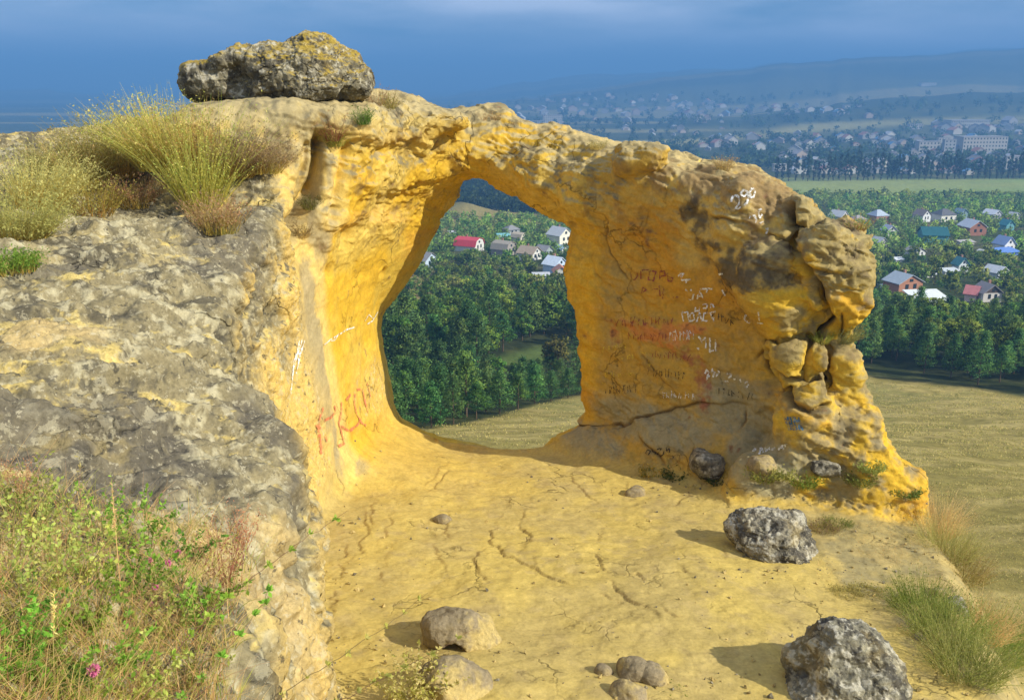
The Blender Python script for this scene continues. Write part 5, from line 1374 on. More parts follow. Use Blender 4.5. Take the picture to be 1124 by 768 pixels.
# --- long leafy twigs arching over the ledge
def twig(name, pts, label, nl=34, lsize=.03, cols=GR, w=.006):
    T = Tri()
    c = [np.array(at(px, py, Y)) for px, py, Y in pts]
    P_ = []
    for i in range(len(c) - 1):
        for k in range(8): P_.append(c[i] + (c[i + 1] - c[i]) * k / 8)
    P_.append(c[-1]); P_ = np.array(P_)
    for _ in range(3): P_[1:-1] = (P_[:-2] + P_[1:-1] * 2 + P_[2:]) / 4
    P_[1:-1] += RNG.normal(size=(len(P_) - 2, 3)) * .004
    n = len(P_); o0 = P_[0].copy(); P_ = P_ - o0
    d = np.gradient(P_, axis=0); d /= np.linalg.norm(d, axis=1, keepdims=True)
    s1 = np.cross(d, [0, 0, 1.0]); s1 /= np.linalg.norm(s1, axis=1, keepdims=True); s2 = np.cross(d, s1)
    wd = w * np.linspace(1, .35, n)
    V = np.stack([P_ + wd[:, None] * (s1 * math.cos(a) + s2 * math.sin(a)) * .5 for a in (0, 2.1, 4.2)], 1).reshape(-1, 3)
    F = [(i * 3 + k, i * 3 + (k + 1) % 3, i * 3 + 3 + (k + 1) % 3, i * 3 + 3 + k) for i in range(n - 1) for k in range(3)]
    T.add(V, F, np.tile(np.array([[.17, .11, .05]], np.float32), (len(V), 1)))
    e = empty(name, tuple(o0)); tag(e, label, 'twig', 'long leafy twigs at the lower left')
    link('stalk', T.mesh('stalk'), e)
    T2 = Tri(); i = RNG.integers(int(n * .15), n - 1, nl); t = RNG.random((nl, 1))
    i = (i // 3) * 3
    i = np.clip(i, 0, n - 2)
    leaves(T2, P_[i] * (1 - t * .3) + P_[i + 1] * t * .3, lsize * RNG.uniform(.5, 1.1, nl), pick(cols, nl), .6, .5, d[i] * .5)
    link('leaf', T2.mesh('leaf'), e)['kind'] = 'stuff'
twig('leafy_twig', [(155, 768, 2.75), (200, 705, 3.0), (255, 650, 3.3), (315, 605, 3.6), (382, 560, 3.9)], 'upper long twig reaching over the ledge from the weeds', 150)
twig('leafy_twig', [(180, 790, 2.7), (235, 730, 3.0), (285, 668, 3.25), (300, 640, 3.35)], 'short leafy twig beside the upper long twig', 150)
twig('leafy_twig', [(225, 800, 2.8), (300, 770, 3.2), (365, 725, 3.6), (420, 690, 4.0), (470, 650, 4.4)], 'middle bare twig crossing the shadow of the overhanging block', 90, .03, YG)
twig('leafy_twig', [(250, 820, 2.9), (330, 790, 3.4), (400, 755, 3.8), (440, 735, 4.1), (520, 690, 4.5)], 'lowest twig running to the overhanging block at the bottom', 110, .034, YG)
p = at(455, 775, 4.3); g_ = ROCK_BVH.ray_cast(Vector((p.x, p.y, -2)), Vector((0, 0, -1)))[0]
T = leafy(.55, 16, [(.30, .30, .10), (.22, .25, .06), (.36, .34, .14)], .035, .8, 34)
q = on_rock(452, 782, .02)
plant('yellow_shrub', leafy(.62, 40, [(.42, .42, .13), (.32, .35, .08), (.48, .46, .18)], .045, .8, 40), q, 'yellow green leafy shrub before the tall sandstone block at the bottom', 'shrub')
print('near plants done', _t.time() - _t0)
# ------------------------------------------------------------------ trees
def cone_trunk(h, r, lean=0.0, branches=0, crown_r=1.0, z0=.3):
    """tapered trunk with a few limbs, triangles folded into quads"""
    V, Fc = [], []
    def limb(p0, p1, r0, r1, n=6):
        p0, p1 = np.array(p0, float), np.array(p1, float)
        d = p1 - p0; d /= np.linalg.norm(d)
        a = np.cross(d, [0.3, .9, .1]); a /= np.linalg.norm(a); b_ = np.cross(d, a)
        k0 = len(V)
        for p, r_ in ((p0, r0), (p1, r1)):
            for i in range(n):
                t = 2 * math.pi * i / n
                V.append(p + r_ * (a * math.cos(t) + b_ * math.sin(t)))
        for i in range(n): Fc.append((k0 + i, k0 + (i + 1) % n, k0 + n + (i + 1) % n, k0 + n + i))
    limb((0, 0, -.6), (lean * .5, 0, h * .45), r, r * .75); limb((lean * .5, 0, h * .45), (lean, 0, h * .95), r * .75, r * .18)
    for i in range(branches):
        z = h * (z0 + (1 - z0) * (i + .5) / branches * .85); t = 2.4 * i
        L = crown_r * (1 - .5 * (z / h))
        limb((lean * z / h, 0, z), (lean * z / h + L * .75 * math.cos(t), L * .75 * math.sin(t), z + L * .3), r * .3, r * .08, 4)
    return np.array(V), np.array(Fc)
def crown_normals(T, pos, ctr, mid):
    """leaf normals follow the clump they belong to, as leaves turned to the light do"""
    a = pos - ctr; a /= np.maximum(np.linalg.norm(a, axis=1, keepdims=True), 1e-6)
    b_ = pos - mid; b_ = b_ / np.maximum(np.linalg.norm(b_, axis=1, keepdims=True), 1e-6)
    n = a * .6 + b_ * .5 + RNG.normal(size=a.shape) * .25
    n /= np.linalg.norm(n, axis=1, keepdims=True)
    T.nrm = np.repeat(n, 4, 0)
def crown_pine(h, rad, n_cl=46, per=34, rng=None, cols=None, z0=.25, conical=.6):
    """tiers of needle clumps at the branch ends"""
    T = Tri(); pos, cc, ctr_ = [], [], []
    for i in range(n_cl):
        t = (i + rng.random()) / n_cl
        z = h * (z0 + (1.02 - z0) * t)
        R_ = rad * ((1 - t) ** .75 * conical + (1 - conical) * math.sin(min(1, .25 + t) * math.pi) ** .6) + .12
        a = i * 2.399 + rng.random() * .6
        rr = R_ * math.sqrt(rng.uniform(.25, 1))
        c = np.array([rr * math.cos(a), rr * math.sin(a), z - rr * .12])
        s = rad * rng.uniform(.20, .34)
        q = rng.normal(size=(per, 3)) * np.array([s, s, s * .42]) * .62
        pos.append(c + q); ctr_.append(np.repeat(c[None], per, 0)); cc.append(np.repeat(pick(cols, 1, .25), per, 0) * rng.uniform(.8, 1.2, (per, 1)))
    pos = np.concatenate(pos).astype(np.float32); cc = np.concatenate(cc)
    leaves(T, pos, rad * rng.uniform(.08, .17, len(pos)), cc, .5, .6)
    crown_normals(T, pos, np.concatenate(ctr_), np.array([0, 0, h * .45]))
    return T
def crown_leafy(h, rad, n_cl=38, per=42, rng=None, cols=None, z0=.22, flat=.8, leaf=.16):
    T = Tri(); pos, cc, ctr_ = [], [], []
    for i in range(n_cl):
        q = rng.normal(size=3); q /= np.linalg.norm(q); q *= rng.uniform(.35, 1) ** .6
        c = np.array([q[0] * rad, q[1] * rad, h * (z0 + (1 - z0) * .5) + q[2] * h * (1 - z0) * .5])
        s = rad * rng.uniform(.18, .34)
        w = rng.normal(size=(per, 3)); w /= np.linalg.norm(w, axis=1, keepdims=True); w *= s * rng.random((per, 1)) ** .45
        w[:, 2] *= flat
        pos.append(c + w); ctr_.append(np.repeat(c[None], per, 0)); cc.append(np.repeat(pick(cols, 1, .28), per, 0) * rng.uniform(.82, 1.18, (per, 1)))
    pos = np.concatenate(pos).astype(np.float32); cc = np.concatenate(cc)
    leaves(T, pos, rad * leaf * rng.uniform(.7, 1.4, len(pos)), cc, .4, .7)
    crown_normals(T, pos, np.concatenate(ctr_), np.array([0, 0, h * .5]))
    return T
rngt = np.random.default_rng(11)
PINE_C = [(.075, .165, .045), (.105, .205, .05), (.062, .14, .045), (.135, .235, .055)]
LEAF_C = [(.125, .225, .035), (.175, .275, .04), (.10, .195, .04), (.215, .295, .045)]
PALE_C = [(.20, .27, .06), (.25, .29, .08), (.17, .25, .06)]
def proto(name, crown, trunk):
    e = empty(name)
    v, f_ = trunk
    link('trunk', mesh_np('trunk', v, f_, True, None, None, [M_WOOD]), e)
    link('crown', crown.mesh('crown'), e)
    return e
def place_tree(pr, loc, s, rz, label, cat, group, first):
    o = pr if first else copy_tree(pr)
    o.location = loc; o.scale = (s, s, s * rngt.uniform(.9, 1.12)); o.rotation_euler = (0, 0, rz)
    return tag(o, label, cat, group)
class Kind:
    def __init__(s, protos): s.p = protos; s.used = [False] * len(protos); s.n = 0
    def put(s, loc, sc, label, cat, group):
        i = int(rngt.integers(0, len(s.p)))
        o = place_tree(s.p[i], loc, sc, rngt.random() * 6.28, label, cat, group, not s.used[i])
        s.used[i] = True; s.n += 1
        return o
PINE = Kind([proto('pine_tree', crown_pine(7, 1.9, 60, 64, rngt, PINE_C, .28, .5), cone_trunk(7, .13, .15, 8, 1.8)), proto('pine_tree', crown_pine(6.4, 2.1, 56, 64, rngt, PINE_C, .2, .35), cone_trunk(6.4, .13, -.2, 8, 1.9)),
             proto('pine_tree', crown_pine(7.6, 1.7, 62, 60, rngt, PINE_C, .22, .75), cone_trunk(7.6, .12, .1, 8, 1.6)), proto('pine_tree', crown_pine(6.8, 2.0, 52, 64, rngt, PINE_C[1:] + LEAF_C[:1], .34, .3), cone_trunk(6.8, .14, .25, 7, 1.9))])
BROAD = Kind([proto('leafy_tree', crown_leafy(5.6, 2.0, 50, 80, rngt, LEAF_C, .22, .8, .12), cone_trunk(5, .12, .1, 6, 1.6)), proto('leafy_tree', crown_leafy(5.0, 2.3, 52, 80, rngt, LEAF_C, .15, .8, .12), cone_trunk(4.6, .12, -.2, 6, 1.8)),
              proto('leafy_tree', crown_leafy(6.2, 1.8, 50, 80, rngt, LEAF_C[1:] + PALE_C[:1], .2, .8, .12), cone_trunk(5.6, .12, .2, 6, 1.5))])
GARDEN = Kind([proto('garden_tree', crown_leafy(4.0, 1.9, 30, 26, rngt, LEAF_C, .12, .8, .22), cone_trunk(3.6, .1, .1)), proto('garden_tree', crown_leafy(3.6, 2.1, 30, 26, rngt, LEAF_C + PALE_C, .1, .8, .22), cone_trunk(3.2, .1, -.1)),
               proto('garden_tree', crown_leafy(4.6, 1.7, 30, 26, rngt, PALE_C, .12, .8, .22), cone_trunk(4.0, .1, .1)), proto('garden_tree', crown_leafy(3.0, 1.5, 26, 26, rngt, LEAF_C[2:], .05, .8, .24), cone_trunk(2.6, .09))])
def gz(X, Y): return float(terrain(np.array([X]), np.array([Y]))[0])
def pxof(X, Y, Z):
    v = Vector((X, Y, Z)); d = Y * CP - Z * SP; u = Y * SP + Z * CP
    return 562 + F_PX * X / d, 384 - F_PX * u / d
def poisson(poly, step, jitter=.45, ystretch=1.0):
    lo, hi = np.min(poly, 0), np.max(poly, 0)
    out = []
    yy = lo[1]; row = 0
    while yy < hi[1]:
        xx = lo[0] + (row % 2) * step * .5
        while xx < hi[0]:
            out.append((xx + rngt.uniform(-jitter, jitter) * step, yy + rngt.uniform(-jitter, jitter) * step * ystretch)); xx += step
        yy += step * ystretch * .87; row += 1
    out = np.array(out, np.float32)
    return out[poly_sdf(out[:, 0], out[:, 1], poly) < 0]
def world_poly(pp): return [tuple(ground_pt(*p).xy) for p in pp]
GLADE = world_poly([(525, 400), (560, 386), (612, 374), (626, 386), (600, 400), (545, 408)])
STRIP = world_poly([(425, 300), (468, 288), (482, 332), (440, 345)])
houses_xy = []
# the wood seen through the hole
HOLE_WOOD = [(-18, 66), (-12, 64), (-8.5, 66), (-3.5, 76), (0, 86), (4, 97), (9.5, 103), (15, 165), (12, 178), (-26, 178), (-24, 120)]
pts = poisson(HOLE_WOOD, 4.3)
pts = pts[np.argsort(pts[:, 1])]
front = [ (-11.2, 64.5), (-9.2, 66.5), (-6.6, 69.8), (-5.0, 73), (-3.2, 77), (-1.2, 82), (.6, 86.5), (2.4, 91), (4.3, 95), (6.4, 98.5), (8.3, 101)]
def label_pine(k):
    return ('green pine in the dense wood seen through the hole of the arch', 'tree', 'pines of the wood inside the arch hole')
for X, Y in front:
    PINE.put((X, Y, gz(X, Y)), rngt.uniform(.52, .68), 'front row pine with bare lower trunk at the meadow edge, inside the hole', 'tree', 'front row pines inside the arch hole')
for X, Y in pts:
    if poly_sdf(np.array([X]), np.array([Y]), GLADE)[0] < 1.5 or poly_sdf(np.array([X]), np.array([Y]), STRIP)[0] < .5: continue
    edge = np.interp(X, [-18, -11, -6, 0, 5, 10], [62, 66, 72, 86, 97, 104])
    if Y < edge + 2.5: continue
    low_ = X > -3 and Y < 130
    if low_ and Y > edge + 9 and rngt.random() < .7: continue
    big_ = rngt.uniform(.45, .62) if low_ else (rngt.uniform(.6, .85) if Y < 105 else rngt.uniform(.6, 1.3) * (1 if Y < 150 else .75))
    leafy_p = sstep(120, 165, Y) * .85 + .08
    z = gz(X, Y)
    if rngt.random() < leafy_p: BROAD.put((X, Y, z), big_ * 1.05, 'round leafy tree behind the pines, seen through the hole of the arch', 'tree', 'leafy trees behind the pines inside the arch hole')
    else: PINE.put((X, Y, z), big_, *label_pine(0))
p = ground_pt(612, 408); o = BROAD.put((p.x, p.y, p.z), .95, 'yellowish autumn tree at the right rim of the hole, above the glade', 'tree', None)
yc_ = [c for c in o.children if c.name.startswith('crown')][0]
T = crown_leafy(5.0, 2.0, 40, 44, rngt, [(.19, .17, .035), (.15, .15, .035), (.22, .18, .05)]); yc_.data = T.mesh('crown')
# the wood right of the pillar
RIGHT_WOOD = [(36, 118), (45, 117), (52, 112), (60, 101), (80, 100), (88, 140), (88, 158), (52, 158)]
pts = poisson(RIGHT_WOOD, 4.3)
for X, Y in pts[np.argsort(pts[:, 1])]:
    edge = np.interp(X, [36, 45, 52, 60, 75], [119, 118, 113, 103, 100])
    z = gz(X, Y)
    if Y < edge + 12: PINE.put((X, Y, z), rngt.uniform(.65, .9), 'dark pine on the shaded meadow edge right of the pillar', 'tree', 'edge pines right of the pillar')
    elif rngt.random() < .62: BROAD.put((X, Y, z), rngt.uniform(.65, 1.35) * (1 if Y < 140 else .7), 'green leafy tree in the wood right of the pillar', 'tree', 'leafy trees right of the pillar')
    else: PINE.put((X, Y, z), rngt.uniform(.75, 1.05), 'green pine in the wood right of the pillar', 'tree', 'pines right of the pillar')
# trees hidden from here behind the pillar and the outcrop: a loose scatter so that the wood goes on
print('pines', PINE.n, 'broad', BROAD.n)

# ------------------------------------------------------------------ houses
MATS = {}
def hm_(col, rough=.8):
    k = tuple(round(c, 3) for c in col)
    if k not in MATS: MATS[k] = plain('house_paint', col, rough, .10, 1.5)
    return MATS[k]
M_GLASS = plain('window_glass', (.03, .04, .05), .15)
def prism(name, pts2, y0, y1, mat, parent):
    """closed extrusion of an x,z outline between two y"""
    n = len(pts2)
    v = [(x_, y0, z_) for x_, z_ in pts2] + [(x_, y1, z_) for x_, z_ in pts2]
    me = bpy.data.meshes.new(name)
    f_ = [tuple(range(n)), tuple(range(2 * n - 1, n - 1, -1))] + [(i, i + n, (i + 1) % n + n, (i + 1) % n) for i in range(n)]
    me.from_pydata(v, [], f_); me.materials.append(mat); me.update()
    return link(name, me, parent)
def box(name, x0, x1, y0, y1, z0, z1, mat, parent):
    return prism(name, [(x0, z0), (x1, z0), (x1, z1), (x0, z1)], y0, y1, mat, parent)
def house(px, py, wpx, hpx, wall, roof, label, rz=0.0, style='gable', depth=1.0, gable=None, wins=2, cat='house', rise=.42):
    """gable ends at +-y (ridge along y); px, py = foot of the house in the photograph"""
    g = ground_pt(px, py)
    s = g.y / F_PX
    w, h = wpx * s, hpx * s
    d = w * depth
    e = empty('house', g, rz); tag(e, label, cat, 'houses of the garden village')
    he = h * (1 - rise)
    houses_xy.append((g.x, g.y, max(w, d) * .62))
    wm, rm = hm_(wall), hm_(roof, .5)
    if style == 'gable':
        prism('wall', [(-w / 2, -1.5), (w / 2, -1.5), (w / 2, he), (0, h * .97), (-w / 2, he)], -d / 2, d / 2, wm, e)
        t = .14; ov = .35; k = (h - he) / (w / 2)
        for s_ in (-1, 1):
            prism('roof', [(0, h), (s_ * (w / 2 + ov), he - ov * k), (s_ * (w / 2 + ov), he - ov * k + t), (0, h + t)], -d / 2 - ov, d / 2 + ov, rm, e)
        if gable is not None:
            prism('gable_board', [(-w / 2 * .98, he), (w / 2 * .98, he), (0, h * .96)], -d / 2 - .05, -d / 2 - .004, hm_(gable), e)
    elif style == 'mansard':
        prism('wall', [(-w / 2, -1.5), (w / 2, -1.5), (w / 2, he * .8), (w * .36, h * .82), (0, h * .98), (-w * .36, h * .82), (-w / 2, he * .8)], -d / 2, d / 2, wm, e)
        for s_ in (-1, 1):
            prism('roof', [(0, h), (s_ * w * .37, h * .84), (s_ * (w / 2 + .2), he * .74), (s_ * (w / 2 + .34), he * .76), (s_ * w * .39, h * .87), (0, h + .14)], -d / 2 - .3, d / 2 + .3, rm, e)
    elif style == 'hip':
        box('wall', -w / 2, w / 2, -d / 2, d / 2, -1.5, he, wm, e)
        me = bpy.data.meshes.new('roof'); o_ = .35
        me.from_pydata([(-w / 2 - o_, -d / 2 - o_, he), (w / 2 + o_, -d / 2 - o_, he), (w / 2 + o_, d / 2 + o_, he), (-w / 2 - o_, d / 2 + o_, he), (-w * .12, 0, h), (w * .12, 0, h)], [], [(0, 3, 2, 1), (0, 1, 5, 4), (2, 3, 4, 5), (1, 2, 5), (3, 0, 4)])
        me.materials.append(rm); me.update(); link('roof', me, e)
    else:                                                                     # low shed roof
        box('wall', -w / 2, w / 2, -d / 2, d / 2, -1.5, he, wm, e)
        me = bpy.data.meshes.new('roof'); o_ = .3; v8 = [(-w / 2 - o_, -d / 2 - o_, he), (w / 2 + o_, -d / 2 - o_, he), (w / 2 + o_, d / 2 + o_, h), (-w / 2 - o_, d / 2 + o_, h)]
        v8 += [(a, b_, c + .14) for a, b_, c in v8]
        me.from_pydata(v8, [], [(3, 2, 1, 0), (4, 5, 6, 7), (0, 1, 5, 4), (1, 2, 6, 5), (2, 3, 7, 6), (3, 0, 4, 7)]); me.materials.append(rm); me.update(); link('roof', me, e)
    ww = min(.9, w * .14); hh_ = min(1.1, he * .45)
    for i in range(wins):
        xw_ = (-w / 2) + w * (i + 1) / (wins + 1)
        wdo = box('window', xw_ - ww / 2, xw_ + ww / 2, -d / 2 - .05, -d / 2 - .003, he * .42, he * .42 + hh_, M_GLASS, e)
        yw_ = -d / 2 + d * (i + 1) / (wins + 1)
        box('window', w / 2 + .003, w / 2 + .05, yw_ - ww / 2, yw_ + ww / 2, he * .42, he * .42 + hh_, M_GLASS, e)
    if style in ('gable', 'mansard') and h > 3.5:
        box('window', -ww * .5, ww * .5, -d / 2 - .10, -d / 2 - .052 if gable is not None else -d / 2 - .003, he + (h - he) * .15, he + (h - he) * .5, M_GLASS, e)
        box('chimney', w * .14, w * .14 + .45, d * .15, d * .15 + .45, h * .7, h + .55, hm_((.30, .16, .12)), e)
    return e
WH, BR, BLUW, CREAM = (.60, .60, .58), (.33, .15, .10), (.45, .55, .66), (.62, .55, .40)
GRY, DGRY, LGRY, TEAL, REDR, BRN, PNK = (.24, .24, .25), (.12, .12, .13), (.48, .50, .53), (.02, .11, .13), (.48, .05, .07), (.20, .15, .12), (.55, .20, .20)
HOLE_H = [(466, 293, 21, 17, BLUW, GRY, 'pale blue house with a dark grey gable roof at the left rim of the hole', .95, 'gable', 1.0), (515, 275, 23, 15, WH, REDR, 'white house with a bright red roof', 1.15, 'mansard', 1.1), (553, 279, 20, 15, (.30, .27, .25), (.30, .27, .22), 'grey barn like house with a rounded brown grey roof', 1.0, 'mansard', 1.0),
          (581, 285, 20, 15, WH, (.34, .27, .2), 'white gabled house with brown roof and red trim right of the barn like house', 1.0, 'gable', 1.0), (597, 281, 14, 12, (.3, .36, .36), GRY, 'small dark cottage between the brown roofed house and the hole rim', .9, 'gable', 1.0), (561, 257, 14, 10, (.40, .42, .45), GRY, 'grey house with a pointed hipped roof behind the barn like house', .5, 'hip', 1.0),
          (570, 264, 13, 9, (.5, .48, .42), (.42, .36, .27), 'small house with a tan mansard roof below the grey hipped house', .9, 'mansard', 1.0), (553, 262, 13, 5, WH, (.18, .42, .46), 'low shed with a turquoise roof', .3, 'shed', .8), (614, 267, 20, 18, (.74, .72, .62), LGRY, 'tall cream white house with pale roof at the right rim of the hole', .75, 'gable', 1.0),
          (609, 299, 19, 18, (.50, .62, .80), (.62, .70, .80), 'blue and white house with shiny pale roof at the right rim', .8, 'gable', 1.0), (615, 304, 15, 13, WH, (.50, .20, .12), 'white gabled house with an orange tiled roof at the right rim', .1, 'gable', 1.1), (594, 305, 18, 5, (.55, .6, .68), LGRY, 'long low pale shed before the orange roofed house', .1, 'shed', .5),
          (470, 270, 7, 7, CREAM, (.4, .33, .25), 'tiny cream hut alone among garden trees', .2, 'gable', 1.0), (459, 260, 11, 7, WH, LGRY, 'white hut at the left rim of the hole below the bare mound', .4, 'shed', .8), (617, 277, 10, 8, WH, (.35, .5, .62), 'small house with pale blue roof cut by the pillar edge', .7, 'gable', 1.0), (497, 258, 9, 4, CREAM, LGRY, 'low pale shed above the red roofed house', .3, 'shed', .6)]
RIGHT_H = [(963, 244, 16, 14, (.40, .22, .17), (.40, .46, .55), 'brick house with a pale blue grey roof right of the outermost block', .3, 'hip', 1.0), (920, 244, 15, 13, WH, LGRY, 'white gabled house just above the outermost block', .7, 'gable', 1.0), (941, 246, 13, 10, (.5, .42, .36), (.35, .32, .33), 'brownish house between the white gabled one and the brick one', .3, 'hip', 1.0),
           (1011, 243, 13, 13, (.66, .68, .72), (.22, .18, .17), 'white cottage with steep brown roof', .5, 'gable', 1.0), (1035, 243, 19, 14, (.76, .74, .68), DGRY, 'white two storey house with a flat dark hipped roof', .25, 'hip', .9), (1066, 257, 20, 16, BR, (.58, .62, .68), 'brick house with a pale gable roof', .15, 'gable', 1.1),
           (1023, 266, 26, 17, (.10, .28, .30), TEAL, 'wide house with a large teal roof', 1.4, 'gable', 1.0), (975, 259, 12, 12, WH, (.50, .52, .62), 'small white house with lilac grey roof left of the teal roofed house', .2, 'gable', 1.0), (964, 271, 12, 11, (.75, .73, .70), LGRY, 'white and orange cottage below the small white house', .5, 'gable', 1.0),
           (1004, 280, 15, 9, (.6, .62, .64), GRY, 'grey cottage before the teal roofed house', .4, 'gable', 1.0), (1101, 277, 15, 18, (.74, .74, .73), (.30, .40, .62), 'white tall gabled house with a blue annex at the far right', .3, 'gable', 1.1), (1104, 280, 24, 7, (.10, .18, .45), (.12, .24, .60), 'low bright blue roofed annex before the tall white house', .3, 'shed', .6),
           (1053, 298, 12, 16, (.62, .66, .70), (.06, .22, .24), 'narrow white house with a dark teal roof beside a round tree', .2, 'gable', 1.0), (990, 319, 33, 20, (.40, .19, .12), (.36, .42, .48), 'largest brick house with a broad grey metal roof', .35, 'gable', .75), (1016, 334, 38, 13, (.72, .74, .74), (.66, .70, .70), 'long white metal roofed shed below the largest brick house', .1, 'shed', .8),
           (1066, 330, 15, 17, (.6, .45, .42), PNK, 'steep pink roofed house beside the dark gabled one', .9, 'gable', .8), (1082, 330, 22, 20, (.62, .58, .54), (.30, .27, .26), 'house with a dark open gable at the right of the pink roof', .1, 'gable', 1.0), (1092, 305, 18, 14, (.48, .5, .54), (.55, .58, .62), 'grey house with pale sloping roof at the far right', .5, 'gable', 1.0),
           (1088, 240, 14, 10, (.4, .42, .5), (.58, .62, .70), 'dark cottage with two pale roof slopes at the upper right of the village', .5, 'gable', 1.0), (1104, 253, 11, 12, (.14, .34, .38), (.05, .25, .28), 'teal cottage near the right edge', .3, 'gable', 1.0), (1054, 238, 10, 9, (.20, .30, .34), (.2, .3, .36), 'small dark teal cottage between the two storey house and the right edge', .4, 'gable', 1.0),
           (1020, 304, 14, 6, WH, LGRY, 'small white shed right of the largest brick house', .3, 'shed', .7), (1042, 300, 18, 5, (.6, .6, .6), (.52, .56, .60), 'low shed before the narrow white house', .25, 'shed', .5), (1060, 268, 18, 4, (.5, .5, .45), (.40, .38, .36), 'long low shed below the pale gabled brick house', .3, 'shed', .4),
           (986, 287, 9, 4, WH, (.62, .66, .7), 'tiny white shed above the largest brick house', .2, 'shed', .6), (972, 318, 16, 5, (.4, .48, .5), (.36, .46, .50), 'low pale blue shed left of the largest brick house', .2, 'shed', .6), (1078, 279, 8, 5, WH, WH, 'tiny white hut left of the blue annex', .3, 'gable', 1.0), (1112, 240, 9, 7, (.5, .5, .52), LGRY, 'grey hut at the right edge of the village', .4, 'gable', 1.0)]
for (px, py, w, h, wc, rc, lab, rz, st, dp) in HOLE_H + RIGHT_H:
    house(px, py, w, h, wc, rc, lab, rz, st, dp, wins=2 if w > 12 else 1, gable=(.10, .07, .06) if 'open gable' in lab else None)
# ------------------------------------------------------------------ garden trees: the 300 that show largest one by one, the farther ones as one mass
def clear_of_houses(X, Y):
    for hx, hy, r in houses_xy:
        if abs(X - hx) < r * 1.1 and -r * 5.0 < Y - hy < r * 1.0: return False
    return True
V_HOLE = [(-28, 182), (16, 182), (24, 300), (28, 395), (-45, 385), (-44, 290)]
V_RIGHT = [(52, 162), (98, 162), (165, 290), (250, 430), (300, 500), (165, 505), (140, 400), (80, 240)]
cand = [(X, Y, 'hole') for X, Y in poisson(V_HOLE, 5.2)] + [(X, Y, 'right') for X, Y in poisson(V_RIGHT, 6.4)]
cand = [c for c in cand if clear_of_houses(c[0], c[1])]
cand.sort(key=lambda c: c[1])
rest = []
for X, Y, w_ in cand:
    z = gz(X, Y)
    sc = rngt.uniform(.55, 1.1) if Y < 420 else rngt.uniform(.8, 1.3)
    if GARDEN.n < 300:
        GARDEN.put((X, Y, z), sc, 'garden tree among the village houses seen through the hole' if w_ == 'hole' else 'garden tree among the village houses right of the pillar', 'tree', 'garden trees ' + ('inside the arch hole' if w_ == 'hole' else 'right of the pillar'))
    else: rest.append((X, Y, z, sc))
print('garden', GARDEN.n, 'rest', len(rest))
def mass(name, pts, per, cols, h=4.0, rad=1.9, leaf=.55, tall=1.0):
    T = Tri(); n = len(pts)
    mid_ = h * .5 * tall
    P_ = np.array([p[:3] for p in pts]); S_ = np.array([p[3] for p in pts])
    q = RNG.normal(size=(n, per, 3)); q /= np.linalg.norm(q, axis=2, keepdims=True); q *= RNG.random((n, per, 1)) ** .4
    pos = P_[:, None] + (q * np.array([rad, rad, h * .5 * tall]) + np.array([0, 0, h * .5 * tall])) * S_[:, None, None]
    c = np.repeat(pick(cols, n, .3), per, 0) * RNG.uniform(.8, 1.2, (n * per, 1)).astype(np.float32)
    leaves(T, pos.reshape(-1, 3).astype(np.float32), np.repeat(S_, per) * rad * leaf * RNG.uniform(.7, 1.3, n * per), c, .4, .8)
    nn_ = q.reshape(-1, 3) + RNG.normal(size=(n * per, 3)) * .3; nn_ /= np.linalg.norm(nn_, axis=1, keepdims=True); T.nrm = np.repeat(nn_, 4, 0)
    return tag(link(name, T.mesh(name)), kind='stuff')
if rest: mass('garden_trees', rest, 90, LEAF_C + PALE_C, leaf=.42)
# the wood and gardens go on where the arch hides them from here
HID = poisson([(8, 108), (34, 116), (50, 160), (54, 184), (14, 176), (13, 140)], 5.2)
HID = [(X, Y, gz(X, Y), rngt.uniform(.8, 1.25)) for X, Y in HID]
mass('hidden_wood', HID, 260, LEAF_C[:3] + PINE_C, 5.0, 1.9, .17)
HID2 = [(X, Y, gz(X, Y), rngt.uniform(.6, 1.2)) for X, Y in poisson([(-62, 60), (-20, 66), (-28, 180), (-60, 300), (-130, 300), (-110, 100)], 7.0)] + [(X, Y, gz(X, Y), rngt.uniform(.5, 1.1)) for X, Y in poisson([(18, 184), (54, 184), (80, 250), (140, 400), (160, 500), (60, 500), (30, 395), (26, 300)], 8.0)]
mass('hidden_gardens', HID2, 110, LEAF_C + PALE_C, 4.4, 1.9, .30)
# dark wood beyond the bare mound
WB = poisson([(-70, 415), (10, 415), (45, 440), (60, 600), (-110, 620)], 6.5)
keep = [(X, Y, gz(X, Y), rngt.uniform(1.0, 1.6)) for X, Y in WB if not (-2 < X < 22 and 470 < Y < 545)]
mass('far_wood', keep, 90, [(.04, .085, .03), (.055, .10, .03)], 5.0, 2.1, .42)
# hedges and bushes along the field edge
FE = [(X, Y, gz(X, Y), rngt.uniform(.7, 1.5)) for X, Y in poisson([(95, 500), (190, 500), (300, 498), (310, 522), (205, 525), (100, 525)], 6.0)]
mass('field_hedge', FE, 70, LEAF_C, 3.6, 2.2, .42)
# poplars: one by one
POP = Kind([proto('poplar_tree', crown_leafy(17, 1.7, 46, 26, rngt, [(.035, .06, .025), (.045, .07, .028)], .04, 1.6, .34), cone_trunk(15, .2)), proto('poplar_tree', crown_leafy(15, 1.5, 44, 26, rngt, [(.035, .06, .025), (.05, .075, .03)], .04, 1.6, .34), cone_trunk(13, .2))])
px = 852.0
while px < 1190:
    g = ground_pt(px, 199 - .012 * (px - 852) + rngt.uniform(-.6, .6))
    POP.put(g, rngt.uniform(.85, 1.35), 'dark slender poplar in the long row at the far edge of the green field', 'tree', 'poplar row beyond the field')
    px += rngt.uniform(4.6, 8.2)
